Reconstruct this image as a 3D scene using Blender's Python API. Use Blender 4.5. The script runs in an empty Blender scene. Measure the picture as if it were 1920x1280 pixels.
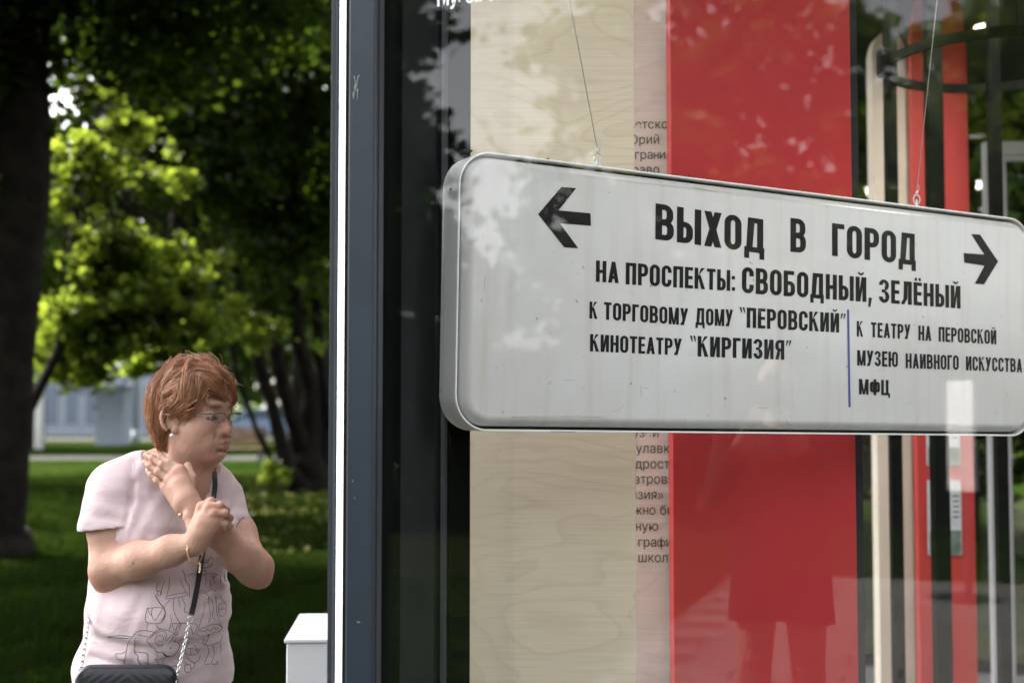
import bpy, bmesh, math, random
import numpy as np
from mathutils import Vector, Matrix, noise
from mathutils.bvhtree import BVHTree
random.seed(7)
RNG = np.random.default_rng(11)
scene = bpy.context.scene
COL = scene.collection
R = math.radians

# ------------------------------------------------------------ camera
CAM_H = 1.52
PITCH = R(2.9)
FPX = 2400.0
cam_d = bpy.data.cameras.new('camera')
cam_d.lens = 45.0
cam_d.sensor_width = 36.0
cam_d.clip_start = 0.05
cam_d.clip_end = 2000
cam_d.dof.use_dof = True
cam_d.dof.focus_distance = 3.0
cam_d.dof.aperture_fstop = 2.3
cam_d.dof.aperture_blades = 9
cam = bpy.data.objects.new('camera', cam_d)
COL.objects.link(cam)
cam.location = (0, 0, CAM_H)
cam.rotation_euler = (R(90) + PITCH, 0, 0)
scene.camera = cam

# ------------------------------------------------------------ world, sun, exposure
SUN_AZ, SUN_EL = R(-52), R(47)      # azimuth measured from +Y towards +X
SUN_V = Vector((math.sin(SUN_AZ) * math.cos(SUN_EL), math.cos(SUN_AZ) * math.cos(SUN_EL), math.sin(SUN_EL)))
world = bpy.data.worlds.new('World')
scene.world = world
world.use_nodes = True
wn = world.node_tree.nodes
wl = world.node_tree.links
sky = wn.new('ShaderNodeTexSky')
sky.sky_type = 'NISHITA'
sky.sun_disc = False
sky.sun_elevation = SUN_EL
sky.sun_rotation = SUN_AZ
sky.air_density = 1.0
sky.dust_density = 3.5
sky.ozone_density = 0.6
# thin high haze: most of the blue of the sky is washed out
_bw = wn.new('ShaderNodeRGBToBW'); wl.new(sky.outputs[0], _bw.inputs[0])
_ti = wn.new('ShaderNodeVectorMath'); _ti.operation = 'SCALE'; _ti.inputs[0].default_value = (1.0, 0.975, 0.95); wl.new(_bw.outputs[0], _ti.inputs['Scale'])
_mx = wn.new('ShaderNodeMix'); _mx.data_type = 'RGBA'; _mx.inputs[0].default_value = 0.84
wl.new(sky.outputs[0], _mx.inputs[6]); wl.new(_ti.outputs[0], _mx.inputs[7]); wl.new(_mx.outputs[2], wn['Background'].inputs[0])
wn['Background'].inputs[1].default_value = 0.15
sun_d = bpy.data.lights.new('sun', 'SUN')
sun_d.energy = 2.2
sun_d.angle = R(0.53)
sun_d.color = (1.0, 0.94, 0.84)
sun = bpy.data.objects.new('sun', sun_d)
COL.objects.link(sun)
sun.rotation_euler = SUN_V.to_track_quat('Z', 'Y').to_euler()
sun.location = (-20, 20, 25)
scene.view_settings.view_transform = 'Standard'
scene.view_settings.look = 'None'
scene.view_settings.exposure = 3.3
scene.view_settings.gamma = 1.0
scene.view_settings.use_curve_mapping = False
cy = scene.cycles
cy.max_bounces = 8
cy.diffuse_bounces = 3
cy.glossy_bounces = 3
cy.transmission_bounces = 4
cy.transparent_max_bounces = 12
cy.caustics_reflective = False
cy.caustics_refractive = False
cy.sample_clamp_indirect = 6.0
cy.use_denoising = True

# ------------------------------------------------------------ helpers
def ray(px, py):
    u = (px - 960) / FPX
    v = (640 - py) / FPX
    return Vector((u, math.cos(PITCH) - v * math.sin(PITCH), math.sin(PITCH) + v * math.cos(PITCH)))
CAMP = Vector((0, 0, CAM_H))
def W(px, py, y):
    d = ray(px, py)
    return CAMP + d * (y / d.y)
def X_at(px, y, py=760):
    return W(px, py, y).x
def Z_at(py, y):
    return W(960, py, y).z

def material(name, color=(0.5, 0.5, 0.5), rough=0.5, metallic=0.0, spec=0.5, noise_amt=0.0, noise_scale=8.0,
             bump=0.0, bump_scale=60.0, sss=0.0, coat=0.0, emit=None, emit_s=0.0, sheen=0.0, detail=4.0):
    m = bpy.data.materials.new(name)
    m.use_nodes = True
    n, l = m.node_tree.nodes, m.node_tree.links
    b = n['Principled BSDF']
    b.inputs['Base Color'].default_value = (*color, 1)
    b.inputs['Roughness'].default_value = rough
    b.inputs['Metallic'].default_value = metallic
    b.inputs['Specular IOR Level'].default_value = spec
    b.inputs['Coat Weight'].default_value = coat
    b.inputs['Sheen Weight'].default_value = sheen
    if sss:
        b.inputs['Subsurface Weight'].default_value = sss
        b.inputs['Subsurface Radius'].default_value = (0.010, 0.004, 0.002)
        b.inputs['Subsurface Scale'].default_value = 1.0
    if emit:
        b.inputs['Emission Color'].default_value = (*emit, 1)
        b.inputs['Emission Strength'].default_value = emit_s
    tc = n.new('ShaderNodeTexCoord')
    if noise_amt > 0:
        nt = n.new('ShaderNodeTexNoise')
        nt.inputs['Scale'].default_value = noise_scale
        nt.inputs['Detail'].default_value = detail
        l.new(tc.outputs['Object'], nt.inputs['Vector'])
        mr = n.new('ShaderNodeMapRange')
        mr.inputs['From Min'].default_value = 0.3
        mr.inputs['From Max'].default_value = 0.7
        mr.inputs['To Min'].default_value = 1 - noise_amt
        mr.inputs['To Max'].default_value = 1 + noise_amt
        l.new(nt.outputs['Fac'], mr.inputs['Value'])
        vm = n.new('ShaderNodeVectorMath')
        vm.operation = 'SCALE'
        vm.inputs[0].default_value = color
        l.new(mr.outputs[0], vm.inputs['Scale'])
        l.new(vm.outputs[0], b.inputs['Base Color'])
    if bump > 0:
        nb = n.new('ShaderNodeTexNoise')
        nb.inputs['Scale'].default_value = bump_scale
        nb.inputs['Detail'].default_value = 3
        l.new(tc.outputs['Object'], nb.inputs['Vector'])
        bp = n.new('ShaderNodeBump')
        bp.inputs['Strength'].default_value = bump
        bp.inputs['Distance'].default_value = 0.01
        l.new(nb.outputs['Fac'], bp.inputs['Height'])
        l.new(bp.outputs[0], b.inputs['Normal'])
    return m

def tagit(o, label=None, cat=None, group=None, kind=None):
    if label: o['label'] = label
    if cat: o['category'] = cat
    if group: o['group'] = group
    if kind: o['kind'] = kind
    return o

def empty(name, loc=(0, 0, 0), rz=0.0, label=None, cat=None, group=None):
    o = bpy.data.objects.new(name, None)
    o.empty_display_size = 0.2
    COL.objects.link(o)
    o.location = loc
    o.rotation_euler = (0, 0, rz)
    return tagit(o, label, cat, group)

def link_mesh(name, me, mat, parent=None, loc=None, rot=None, smooth=False):
    if mat is not None and not me.materials:
        me.materials.append(mat)
    if smooth:
        me.polygons.foreach_set('use_smooth', [True] * len(me.polygons))
    o = bpy.data.objects.new(name, me)
    COL.objects.link(o)
    if parent: o.parent = parent
    if loc is not None: o.location = loc
    if rot is not None: o.rotation_euler = rot
    return o

def from_py(name, verts, faces, mat, parent=None, smooth=False, loc=None, rot=None):
    me = bpy.data.meshes.new(name)
    me.from_pydata([tuple(v) for v in verts], [], [tuple(f) for f in faces])
    me.update()
    return link_mesh(name, me, mat, parent, loc, rot, smooth)

def box(name, lo, hi, mat, parent=None, bevel=0.0, loc=None, rot=None, segs=2):
    bm = bmesh.new()
    bmesh.ops.create_cube(bm, size=1)
    c = [(lo[i] + hi[i]) / 2 for i in range(3)]
    s = [(hi[i] - lo[i]) for i in range(3)]
    for v in bm.verts:
        v.co = Vector((c[0] + v.co.x * s[0], c[1] + v.co.y * s[1], c[2] + v.co.z * s[2]))
    if bevel > 0:
        bmesh.ops.bevel(bm, geom=bm.edges[:], offset=bevel, segments=segs, affect='EDGES', profile=0.5)
    me = bpy.data.meshes.new(name)
    bm.to_mesh(me)
    bm.free()
    return link_mesh(name, me, mat, parent, loc, rot)

def tube_data(pts, radii, n=12, cap=True):
    """verts/faces of a tube through pts"""
    pts = [Vector(p) for p in pts]
    if not hasattr(radii, '__len__'): radii = [radii] * len(pts)
    vs, fs = [], []
    up = Vector((0.13, 0.21, 0.97))
    prev = None
    for i, p in enumerate(pts):
        a = pts[max(i - 1, 0)]
        b = pts[min(i + 1, len(pts) - 1)]
        t = (b - a).normalized()
        if prev is None:
            u = t.cross(up)
            if u.length < 1e-4: u = t.cross(Vector((1, 0, 0)))
            u.normalize()
        else:
            u = (prev - t * prev.dot(t)).normalized()
        prev = u
        w = t.cross(u)
        for k in range(n):
            an = 2 * math.pi * k / n
            vs.append(p + (u * math.cos(an) + w * math.sin(an)) * radii[i])
    for i in range(len(pts) - 1):
        for k in range(n):
            k2 = (k + 1) % n
            fs.append((i * n + k, i * n + k2, (i + 1) * n + k2, (i + 1) * n + k))
    if cap:
        fs.append(tuple(range(n - 1, -1, -1)))
        o = (len(pts) - 1) * n
        fs.append(tuple(o + k for k in range(n)))
    return vs, fs

def tube(name, pts, radii, mat, parent=None, n=12, smooth=True):
    v, f = tube_data(pts, radii, n)
    return from_py(name, v, f, mat, parent, smooth)

def join_data(lst):
    V, F = [], []
    for v, f in lst:
        o = len(V)
        V += list(v)
        F += [tuple(i + o for i in q) for q in f]
    return V, F

def prism(name, outline, y0, y1, mat, parent=None, smooth=False, loc=None, rot=None):
    """outline in (x,z), extruded from y0 (front) to y1"""
    n = len(outline)
    V = [(x, y0, z) for x, z in outline] + [(x, y1, z) for x, z in outline]
    F = [tuple(range(n)), tuple(range(2 * n - 1, n - 1, -1))]
    F += [(i, n + i, n + (i + 1) % n, (i + 1) % n) for i in range(n)]
    o = from_py(name, V, F, mat, parent, smooth, loc, rot)
    bm = bmesh.new(); bm.from_mesh(o.data)
    bmesh.ops.recalc_face_normals(bm, faces=bm.faces); bm.to_mesh(o.data); bm.free()
    return o

def text_mesh(body, size, mat, name='lettering', offset=0.0, parent=None, extr=0.0):
    c = bpy.data.curves.new(name, 'FONT')
    c.body = body
    c.size = size
    c.offset = offset
    c.extrude = extr
    o = bpy.data.objects.new('tmp', c)
    COL.objects.link(o)
    dg = bpy.context.evaluated_depsgraph_get()
    me = bpy.data.meshes.new_from_object(o.evaluated_get(dg))
    bpy.data.objects.remove(o)
    me.materials.clear()
    xs = [v.co.x for v in me.vertices] or [0]
    return link_mesh(name, me, mat, parent), max(xs)
# ============================================================ materials of the park
def leaf_material(name, c_dif, c_trans, var=0.35, gloss=.015):
    m = bpy.data.materials.new(name)
    m.use_nodes = True
    n, l = m.node_tree.nodes, m.node_tree.links
    n.clear()
    out = n.new('ShaderNodeOutputMaterial')
    d = n.new('ShaderNodeBsdfDiffuse')
    t = n.new('ShaderNodeBsdfTranslucent')
    g = n.new('ShaderNodeBsdfGlossy')
    g.inputs['Roughness'].default_value = 0.38
    g.inputs['Color'].default_value = (0.6, 0.6, 0.6, 1)
    mx = n.new('ShaderNodeMixShader'); mx.inputs[0].default_value = 0.5
    mg = n.new('ShaderNodeMixShader'); mg.inputs[0].default_value = gloss
    tc = n.new('ShaderNodeTexCoord')
    no = n.new('ShaderNodeTexNoise'); no.inputs['Scale'].default_value = 1.7; no.inputs['Detail'].default_value = 6
    l.new(tc.outputs['Object'], no.inputs['Vector'])
    mr = n.new('ShaderNodeMapRange')
    mr.inputs['From Min'].default_value = 0.3; mr.inputs['From Max'].default_value = 0.7
    mr.inputs['To Min'].default_value = 1 - var; mr.inputs['To Max'].default_value = 1 + var
    l.new(no.outputs['Fac'], mr.inputs['Value'])
    for sh, c in ((d, c_dif), (t, c_trans)):
        v = n.new('ShaderNodeVectorMath'); v.operation = 'SCALE'; v.inputs[0].default_value = c
        l.new(mr.outputs[0], v.inputs['Scale']); l.new(v.outputs[0], sh.inputs['Color'])
    l.new(d.outputs[0], mx.inputs[1]); l.new(t.outputs[0], mx.inputs[2])
    l.new(mx.outputs[0], mg.inputs[1]); l.new(g.outputs[0], mg.inputs[2])
    l.new(mg.outputs[0], out.inputs[0])
    return m

M = {}
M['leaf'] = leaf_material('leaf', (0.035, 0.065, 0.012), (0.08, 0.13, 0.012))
M['leaf_dark'] = leaf_material('leaf_dark', (0.014, 0.026, 0.008), (0.045, 0.075, 0.006), gloss=.01)  # leaf copy with the deep canopy shade put into its colour
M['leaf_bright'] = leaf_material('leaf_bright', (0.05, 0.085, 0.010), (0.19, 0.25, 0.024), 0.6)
M['bark'] = material('bark', (0.012, 0.010, 0.008), 0.95, spec=.05, noise_amt=0.4, noise_scale=6, bump=1.0, bump_scale=14)

def ground_material(name, c1, c2, scale, c3=None):
    m = bpy.data.materials.new(name)
    m.use_nodes = True
    n, l = m.node_tree.nodes, m.node_tree.links
    b = n['Principled BSDF']
    b.inputs['Roughness'].default_value = 1.0
    b.inputs['Specular IOR Level'].default_value = 0.0
    tc = n.new('ShaderNodeTexCoord')
    a = n.new('ShaderNodeTexNoise'); a.inputs['Scale'].default_value = scale; a.inputs['Detail'].default_value = 8
    a2 = n.new('ShaderNodeTexNoise'); a2.inputs['Scale'].default_value = scale * 0.12; a2.inputs['Detail'].default_value = 4
    l.new(tc.outputs['Object'], a.inputs['Vector']); l.new(tc.outputs['Object'], a2.inputs['Vector'])
    r = n.new('ShaderNodeValToRGB')
    r.color_ramp.elements[0].position = 0.35; r.color_ramp.elements[0].color = (*c1, 1)
    r.color_ramp.elements[1].position = 0.68; r.color_ramp.elements[1].color = (*c2, 1)
    l.new(a.outputs['Fac'], r.inputs[0])
    mx = n.new('ShaderNodeMix'); mx.data_type = 'RGBA'
    r2 = n.new('ShaderNodeValToRGB')
    r2.color_ramp.elements[0].position = 0.5; r2.color_ramp.elements[0].color = (0, 0, 0, 1)
    r2.color_ramp.elements[1].position = 0.62; r2.color_ramp.elements[1].color = (0.6, 0.6, 0.6, 1)
    l.new(a2.outputs['Fac'], r2.inputs[0]); l.new(r2.outputs[0], mx.inputs[0])
    l.new(r.outputs[0], mx.inputs[6]); mx.inputs[7].default_value = (*(c3 or c2), 1)
    l.new(mx.outputs[2], b.inputs['Base Color'])
    bp = n.new('ShaderNodeBump'); bp.inputs['Strength'].default_value = 0.8; bp.inputs['Distance'].default_value = 0.04
    l.new(a.outputs['Fac'], bp.inputs['Height']); l.new(bp.outputs[0], b.inputs['Normal'])
    return m
M['lawn'] = ground_material('lawn', (0.0045, 0.0100, 0.0018), (0.013, 0.026, 0.0040), 3.2, (0.022, 0.023, 0.0075))
M['grass'] = leaf_material('grass_blade', (0.0075, 0.0155, 0.0026), (0.011, 0.020, 0.0022), gloss=.003)

# ============================================================ ground, path, plaza
def sheet(name, x0, x1, y0, y1, z, mat, n=1):
    return from_py(name, [(x0, y0, z), (x1, y0, z), (x1, y1, z), (x0, y1, z)], [(0, 1, 2, 3)], mat)
tagit(sheet('lawn', -600, 600, -600, 900, 0.0, M['lawn']), kind='structure')
M['asphalt'] = material('asphalt', (0.05, 0.05, 0.048), 0.95, spec=0, noise_amt=0.2, noise_scale=3, bump=0.3)
tagit(sheet('path', -60, 60, 36.5, 39.5, 0.006, M['asphalt']), kind='structure')
tagit(sheet('road', -80, 80, 56, 63, 0.006, M['asphalt']), kind='structure')

# paving slabs of the plaza in front of the pavilion (seen as a reflection in the glass)
M['paving'] = material('paving', (0.13, 0.127, 0.122), 0.8, noise_amt=0.25, noise_scale=1.3, bump=0.4, bump_scale=30)
PAV_ROT = R(-19)
def pav(lx, ly, z=0.0):
    c, s = math.cos(PAV_ROT), math.sin(PAV_ROT)
    fx, fy = GL_D * math.sin(-PAV_ROT), GL_D * math.cos(-PAV_ROT)
    return Vector((fx + c * lx - s * ly, fy + s * lx + c * ly, z))
GL_D = 2.3
def plaza():
    pts = [pav(-1.9, 0.6), pav(9, 0.6), pav(9, -9.5), pav(-1.9, -9.5)]
    o = from_py('plaza_bed', [(p.x, p.y, 0.010) for p in pts], [(0, 1, 2, 3)],
                material('mortar', (0.07, 0.065, 0.06), 0.95, noise_amt=0.2))
    tagit(o, kind='structure')
    bm = bmesh.new(); bmesh.ops.create_cube(bm, size=1)
    for v in bm.verts: v.co = Vector((v.co.x * 0.59, v.co.y * 0.29, v.co.z * 0.05))
    bmesh.ops.bevel(bm, geom=[e for e in bm.edges if all(v.co.z > 0 for v in e.verts)], offset=0.006, segments=1, affect='EDGES')
    me = bpy.data.meshes.new('paving_slab'); bm.to_mesh(me); bm.free(); me.materials.append(M['paving'])
    cnt = 0
    V, F = [], []
    base = [v.co.copy() for v in me.vertices]; bf = [tuple(p.vertices) for p in me.polygons]
    for j in range(31):
        for i in range(17):
            lx = -1.5 + i * 0.6 + (0.3 if j % 2 else 0)
            ly = -0.2 - j * 0.3
            p = pav(lx, ly, 0.0 + random.uniform(-0.001, 0.001))
            if 2.0 < lx < 5 and -9.3 < ly < -4 and cnt < 0:
                continue
            o = len(V)
            c, s = math.cos(PAV_ROT), math.sin(PAV_ROT)
            V += [(p.x + c * b.x - s * b.y, p.y + s * b.x + c * b.y, p.z + b.z) for b in base]
            F += [tuple(k + o for k in f) for f in bf]
    me2 = bpy.data.meshes.new('paving_slabs'); me2.from_pydata(V, [], F); me2.materials.append(M['paving'])
    ob = link_mesh('plaza_paving', me2, None)
    tagit(ob, 'grey paving slabs laid in front of the glass pavilion', 'paving', kind='stuff')
    bpy.data.meshes.remove(me)
plaza()

# ============================================================ trees
SHAFTS = []   # (point, radius): leaf-free shafts towards the sun, so that light falls where the park is sunlit
def add_shaft(p, r): SHAFTS.append((np.array(p, float), r))
SV = np.array(SUN_V)
def carve(P, skip=0.0):
    keep = np.ones(len(P), bool)
    for c, r in SHAFTS:
        d = P - c
        t = d @ SV
        q = d - t[:, None] * SV
        keep &= ~((t > skip) & ((q ** 2).sum(1) < r * r))
    return keep

def leaf_mesh(name, P, size, mat, parent, seed=0, elong=1.35):
    rg = np.random.default_rng(seed + 101)
    n = len(P)
    a = rg.normal(size=(n, 3)); a[:, 2] *= 0.45
    a /= np.linalg.norm(a, axis=1)[:, None]
    b = rg.normal(size=(n, 3)); b[:, 2] *= 0.6
    b -= (b * a).sum(1)[:, None] * a
    b /= np.linalg.norm(b, axis=1)[:, None]
    s = size * rg.uniform(0.6, 1.3, n)[:, None]
    c0 = P - a * s * elong * 0.5
    c2 = P + a * s * elong * 0.5
    c1 = P + b * s * 0.5 + np.cross(a, b) * s * 0.12
    c3 = P - b * s * 0.5 + np.cross(a, b) * s * 0.12
    V = np.stack([c0, c1, c2, c3], 1).reshape(-1, 3)
    me = bpy.data.meshes.new(name)
    me.vertices.add(len(V)); me.vertices.foreach_set('co', V.ravel())
    me.loops.add(n * 4); me.loops.foreach_set('vertex_index', np.arange(n * 4))
    me.polygons.add(n); me.polygons.foreach_set('loop_start', np.arange(n) * 4)
    me.update(calc_edges=True)
    me.materials.append(mat)
    return link_mesh(name, me, None, parent)

def clump_points(rg, blobs, n, clump_r=0.55, per=55):
    """leaf points gathered in clumps inside ellipsoid blobs (cx,cy,cz,rx,ry,rz)"""
    vol = np.array([b[3] * b[4] * b[5] for b in blobs]); vol = vol / vol.sum()
    nc = max(1, n // per)
    idx = rg.choice(len(blobs), nc, p=vol)
    d = rg.normal(size=(nc, 3)); d /= np.linalg.norm(d, axis=1)[:, None]
    rr = rg.uniform(0.15, 1, nc) ** 0.45
    B = np.array(blobs)[idx]
    C = B[:, :3] + d * rr[:, None] * B[:, 3:]
    q = rg.normal(size=(nc, per, 3)) * clump_r * rg.uniform(0.5, 1.2, nc)[:, None, None] * 0.55
    q[..., 2] *= 0.6
    P = (C[:, None, :] + q).reshape(-1, 3)
    return P

def tree(label, x, y, blobs, n, leaf=0.12, mat='leaf', trunk=None, limbs=(), seed=0, group='park trees', name='tree',
         cat='tree', clump_r=0.55, do_carve=True, skip=0.0):
    """blobs in absolute coordinates"""
    t = empty(name, (x, y, 0), 0, label, cat, group)
    data = []
    if trunk:
        for tr in trunk:
            pts, rad = tr
            pts = [Vector(p) - Vector((x, y, 0)) for p in pts]
            # refine with slight wobble
            P, RR = [], []
            for i in range(len(pts) - 1):
                for k in range(5):
                    f = k / 5
                    P.append(pts[i].lerp(pts[i + 1], f) + Vector((random.uniform(-1, 1), random.uniform(-1, 1), 0)) * rad[i] * 0.07)
                    RR.append((rad[i] * (1 - f) + rad[i + 1] * f) * random.uniform(0.95, 1.06))
            P.append(pts[-1]); RR.append(rad[-1])
            data.append(tube_data(P, RR, 14))
        v, f = join_data(data)
        from_py('trunk', v, f, M['bark'], t, True)
    if blobs:
        # limbs reach from the trunk into the crown
        rg = np.random.default_rng(seed)
        ld = []
        if trunk:
            src = Vector(trunk[0][0][-1]); r0 = trunk[0][1][-1]
            for b in blobs:
                for k in range(3):
                    e = Vector((b[0] + rg.uniform(-.6, .6) * b[3], b[1] + rg.uniform(-.6, .6) * b[4], b[2] + rg.uniform(-.5, .6) * b[5]))
                    mid = src.lerp(e, 0.5) + Vector((rg.uniform(-.3, .3), rg.uniform(-.3, .3), rg.uniform(0, .5)))
                    off = Vector((x, y, 0))
                    ld.append(tube_data([src - off, mid - off, e - off], [r0 * 0.55, r0 * 0.3, 0.015], 7))
            v, f = join_data(ld)
            from_py('limb', v, f, M['bark'], t, True)
        P = clump_points(rg, blobs, n, clump_r)
        if do_carve: P = P[carve(P, skip)]
        P = P[P[:, 2] > 0.15]
        leaf_mesh('crown', P - np.array([x, y, 0]), leaf, M[mat], t, seed)
    return t
# places that the sun reaches through gaps of the canopy
rgs = np.random.default_rng(44)
for _ in range(34):
    add_shaft(W(rgs.uniform(60, 610), rgs.uniform(120, 720), rgs.uniform(18, 26)), rgs.uniform(.18, .42))
for px, py, y, r in [(120, 330, 17, 1.1), (150, 420, 17, 1.1), (190, 520, 17, 1.2), (240, 600, 17, 1.2), (180, 640, 17, 1.0), (300, 560, 17.5, 0.9),
                     (200, 210, 17, 0.8), (100, 300, 17, .8), (215, 350, 17.5, .8), (330, 430, 18, 0.5), (430, 590, 20, 0.35), (330, 660, 19, 0.4), (120, 690, 17, 0.4)]:
    add_shaft(W(px, py, y), r)
for px, y, r in [(420, 22.0, 0.9), (480, 20.5, 1.1), (560, 20.5, 1.0), (600, 21.5, 0.8), (520, 18.8, 0.7), (440, 18.3, .5), (590, 18.2, .5)]:
    add_shaft((X_at(px, y), y, 0), r)
for px, y in [(400, 26.5), (470, 27), (530, 28), (440, 29), (350, 28.5), (560, 26)]:
    add_shaft((X_at(px, y), y, 0), 1.3)
for gx in range(-18, 2, 3):
    add_shaft((gx, 31.5, 0), 2.4)
    add_shaft((gx, 36, 0), 2.6)

def WB(px, py, y, rx, ry, rz):
    p = W(px, py, y)
    return (p.x, p.y, p.z, rx, ry, rz)
# great trunk at the left edge of the picture
x1, y1 = X_at(5, 13.3), 13.3
tree('huge dark tree trunk at the left edge of the lawn with crown overhead', x1, y1,
     [WB(60, -20, 13.5, 2.6, 2.2, 1.3), WB(330, -90, 13.5, 2.8, 2.4, 1.2), WB(-330, 100, 13, 2.1, 2.4, 2.2), WB(120, -300, 13.5, 4.2, 3.2, 1.8)],
     44000, 0.11, 'leaf_dark', [([(x1 - .1, y1, -0.1), (x1 - .05, y1, .35), (x1 + .03, y1, 1.6), (x1 + .12, y1, 3.6), (x1 + 0.15, y1, 6.0)], [.47, .31, .26, .30, .24])], seed=1)
# many-stemmed tree behind the woman, leaning stems
bx, by = X_at(585, 23.5), 23.5
def ST(lst): return [Vector((X_at(px, yy, py), yy, Z_at(py, yy))) for px, py, yy in lst]
stems = [
    (ST([(578, 918, 23.5), (578, 860, 23.5), (583, 800, 23.5), (582, 724, 23.4), (558, 635, 23.2), (545, 480, 23.0)]), [.52, .36, .20, .16, .15, .10]),
    (ST([(575, 914, 23.6), (570, 862, 23.5), (554, 797, 23.2), (530, 724, 23.0), (513, 635, 22.8), (490, 480, 22.6)]), [.42, .24, .16, .14, .13, .09]),
    (ST([(560, 915, 23.2), (538, 880, 23.0), (517, 785, 22.8), (497, 716, 22.6), (473, 635, 22.2), (440, 500, 22.0)]), [.30, .15, .12, .11, .10, .07]),
    (ST([(550, 912, 23.2), (513, 871, 23.0), (481, 806, 22.8), (444, 704, 22.6), (425, 600, 22.5)]), [.14, .06, .05, .05, .04]),
    (ST([(600, 915, 23.8), (603, 850, 24.0), (612, 760, 24.2), (640, 600, 24.6)]), [.40, .26, .20, .16]),
    (ST([(590, 912, 23.5), (620, 800, 23.6), (600, 670, 23.6), (592, 560, 23.6)]), [.3, .13, .11, .09]),
]
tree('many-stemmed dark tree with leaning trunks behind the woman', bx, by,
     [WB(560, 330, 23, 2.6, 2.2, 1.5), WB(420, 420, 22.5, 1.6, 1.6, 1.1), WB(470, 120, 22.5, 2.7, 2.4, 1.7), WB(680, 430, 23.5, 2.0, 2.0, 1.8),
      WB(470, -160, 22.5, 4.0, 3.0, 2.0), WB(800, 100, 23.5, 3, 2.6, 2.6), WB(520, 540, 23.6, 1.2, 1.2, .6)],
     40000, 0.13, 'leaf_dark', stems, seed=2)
# young maple in the sun
xs, ys = X_at(38, 16.2), 16.2
rgm = np.random.default_rng(21)
mb = []
for px, py, yy, r in [(120, 330, 17.2, .42), (160, 390, 17.0, .5), (105, 300, 17.3, .3), (190, 470, 17.2, .5), (240, 530, 17.0, .5), (170, 590, 16.8, .5), (140, 620, 16.9, .4),
                      (200, 640, 17, .45), (260, 600, 17.4, .5), (215, 215, 17.4, .36), (195, 180, 17.6, .22), (300, 470, 18, .42), (330, 560, 17.8, .5), (350, 620, 18.2, .4), (300, 340, 18.2, .35),
                      (420, 590, 19, .35), (450, 640, 19.5, .35), (100, 690, 17.2, .3), (290, 690, 18, .35), (390, 480, 19, .3), (230, 400, 18, .42), (270, 300, 18.5, .3), (60, 480, 17.5, .35), (500, 600, 20, .3), (100, 350, 16.6, .45), (140, 300, 16.6, .4), (190, 340, 17, .42), (110, 430, 16.6, .4), (220, 460, 16.8, .45), (170, 690, 17, .35), (230, 240, 17, .3)]:
    mb.append(WB(px, py, yy, r, r * 1.1, r * .75))
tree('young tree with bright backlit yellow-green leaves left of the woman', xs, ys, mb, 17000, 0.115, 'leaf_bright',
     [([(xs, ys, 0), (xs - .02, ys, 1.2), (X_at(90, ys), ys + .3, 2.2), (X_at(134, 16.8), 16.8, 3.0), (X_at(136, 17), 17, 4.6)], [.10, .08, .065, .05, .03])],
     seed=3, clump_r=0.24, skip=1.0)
# darker middle-ground trees that close the canopy
specs = [
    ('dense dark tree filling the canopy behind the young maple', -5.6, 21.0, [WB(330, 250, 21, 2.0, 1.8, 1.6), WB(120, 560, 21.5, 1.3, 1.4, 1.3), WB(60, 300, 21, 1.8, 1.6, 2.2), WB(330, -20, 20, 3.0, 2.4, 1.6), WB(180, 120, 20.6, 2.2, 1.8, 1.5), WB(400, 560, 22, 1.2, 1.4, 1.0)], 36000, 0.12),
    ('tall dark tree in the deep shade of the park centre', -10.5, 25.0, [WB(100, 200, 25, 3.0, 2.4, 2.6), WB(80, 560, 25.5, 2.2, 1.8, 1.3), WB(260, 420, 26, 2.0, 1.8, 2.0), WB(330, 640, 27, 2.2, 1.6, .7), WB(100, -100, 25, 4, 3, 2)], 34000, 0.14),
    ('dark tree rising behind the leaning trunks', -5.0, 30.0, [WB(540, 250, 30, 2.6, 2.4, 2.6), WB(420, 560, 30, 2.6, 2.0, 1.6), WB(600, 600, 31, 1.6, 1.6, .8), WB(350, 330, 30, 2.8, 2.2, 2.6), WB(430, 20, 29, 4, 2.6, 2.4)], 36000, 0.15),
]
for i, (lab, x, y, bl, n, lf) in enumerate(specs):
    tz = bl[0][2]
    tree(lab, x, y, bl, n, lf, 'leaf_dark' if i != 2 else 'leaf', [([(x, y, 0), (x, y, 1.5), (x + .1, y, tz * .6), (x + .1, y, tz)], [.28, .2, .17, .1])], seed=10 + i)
# far row along the path and road
far = [(-17.4, 47, .24, 'slim dark trunk near the grey building by the road'), (-24, 50, .3, 'far roadside tree at the left behind the great trunk'),
       (-11.5, 50, .25, 'far roadside tree directly behind the woman'), (-6.0, 48, .25, 'far roadside tree right of the bench')]
for i, (x, y, r, lab) in enumerate(far):
    tree(lab, x, y, [(x, y, 6.0, 3.6, 2.6, 3.4), (x + 1.5, y - 1, 4.0, 2.6, 2.2, 1.6), (x - 1.8, y, 9.5, 3.4, 2.6, 3.0)], 20000, 0.22, 'leaf', [([(x, y, 0), (x, y, 2.0), (x + .1, y, 5), (x + .2, y, 8)], [r * 1.15, r, r * .9, r * .5])], seed=20 + i, clump_r=.9)
# a wood behind everything
def woods():
    rg = np.random.default_rng(5)
    bl = []
    for i in range(26):
        x = -75 + i * 6.0 + rg.uniform(-1.5, 1.5)
        bl.append((x, 78 + rg.uniform(-4, 4), rg.uniform(6, 9), 5, 4, rg.uniform(6, 8)))
    P = clump_points(rg, bl, 90000, 1.6)
    P = P[P[:, 2] > 0.3]
    o = leaf_mesh('distant_wood', P, 0.42, M['leaf'], None, 7)
    tagit(o, 'far green wood closing the view beyond the road', 'wood', kind='stuff')
woods()
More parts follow.
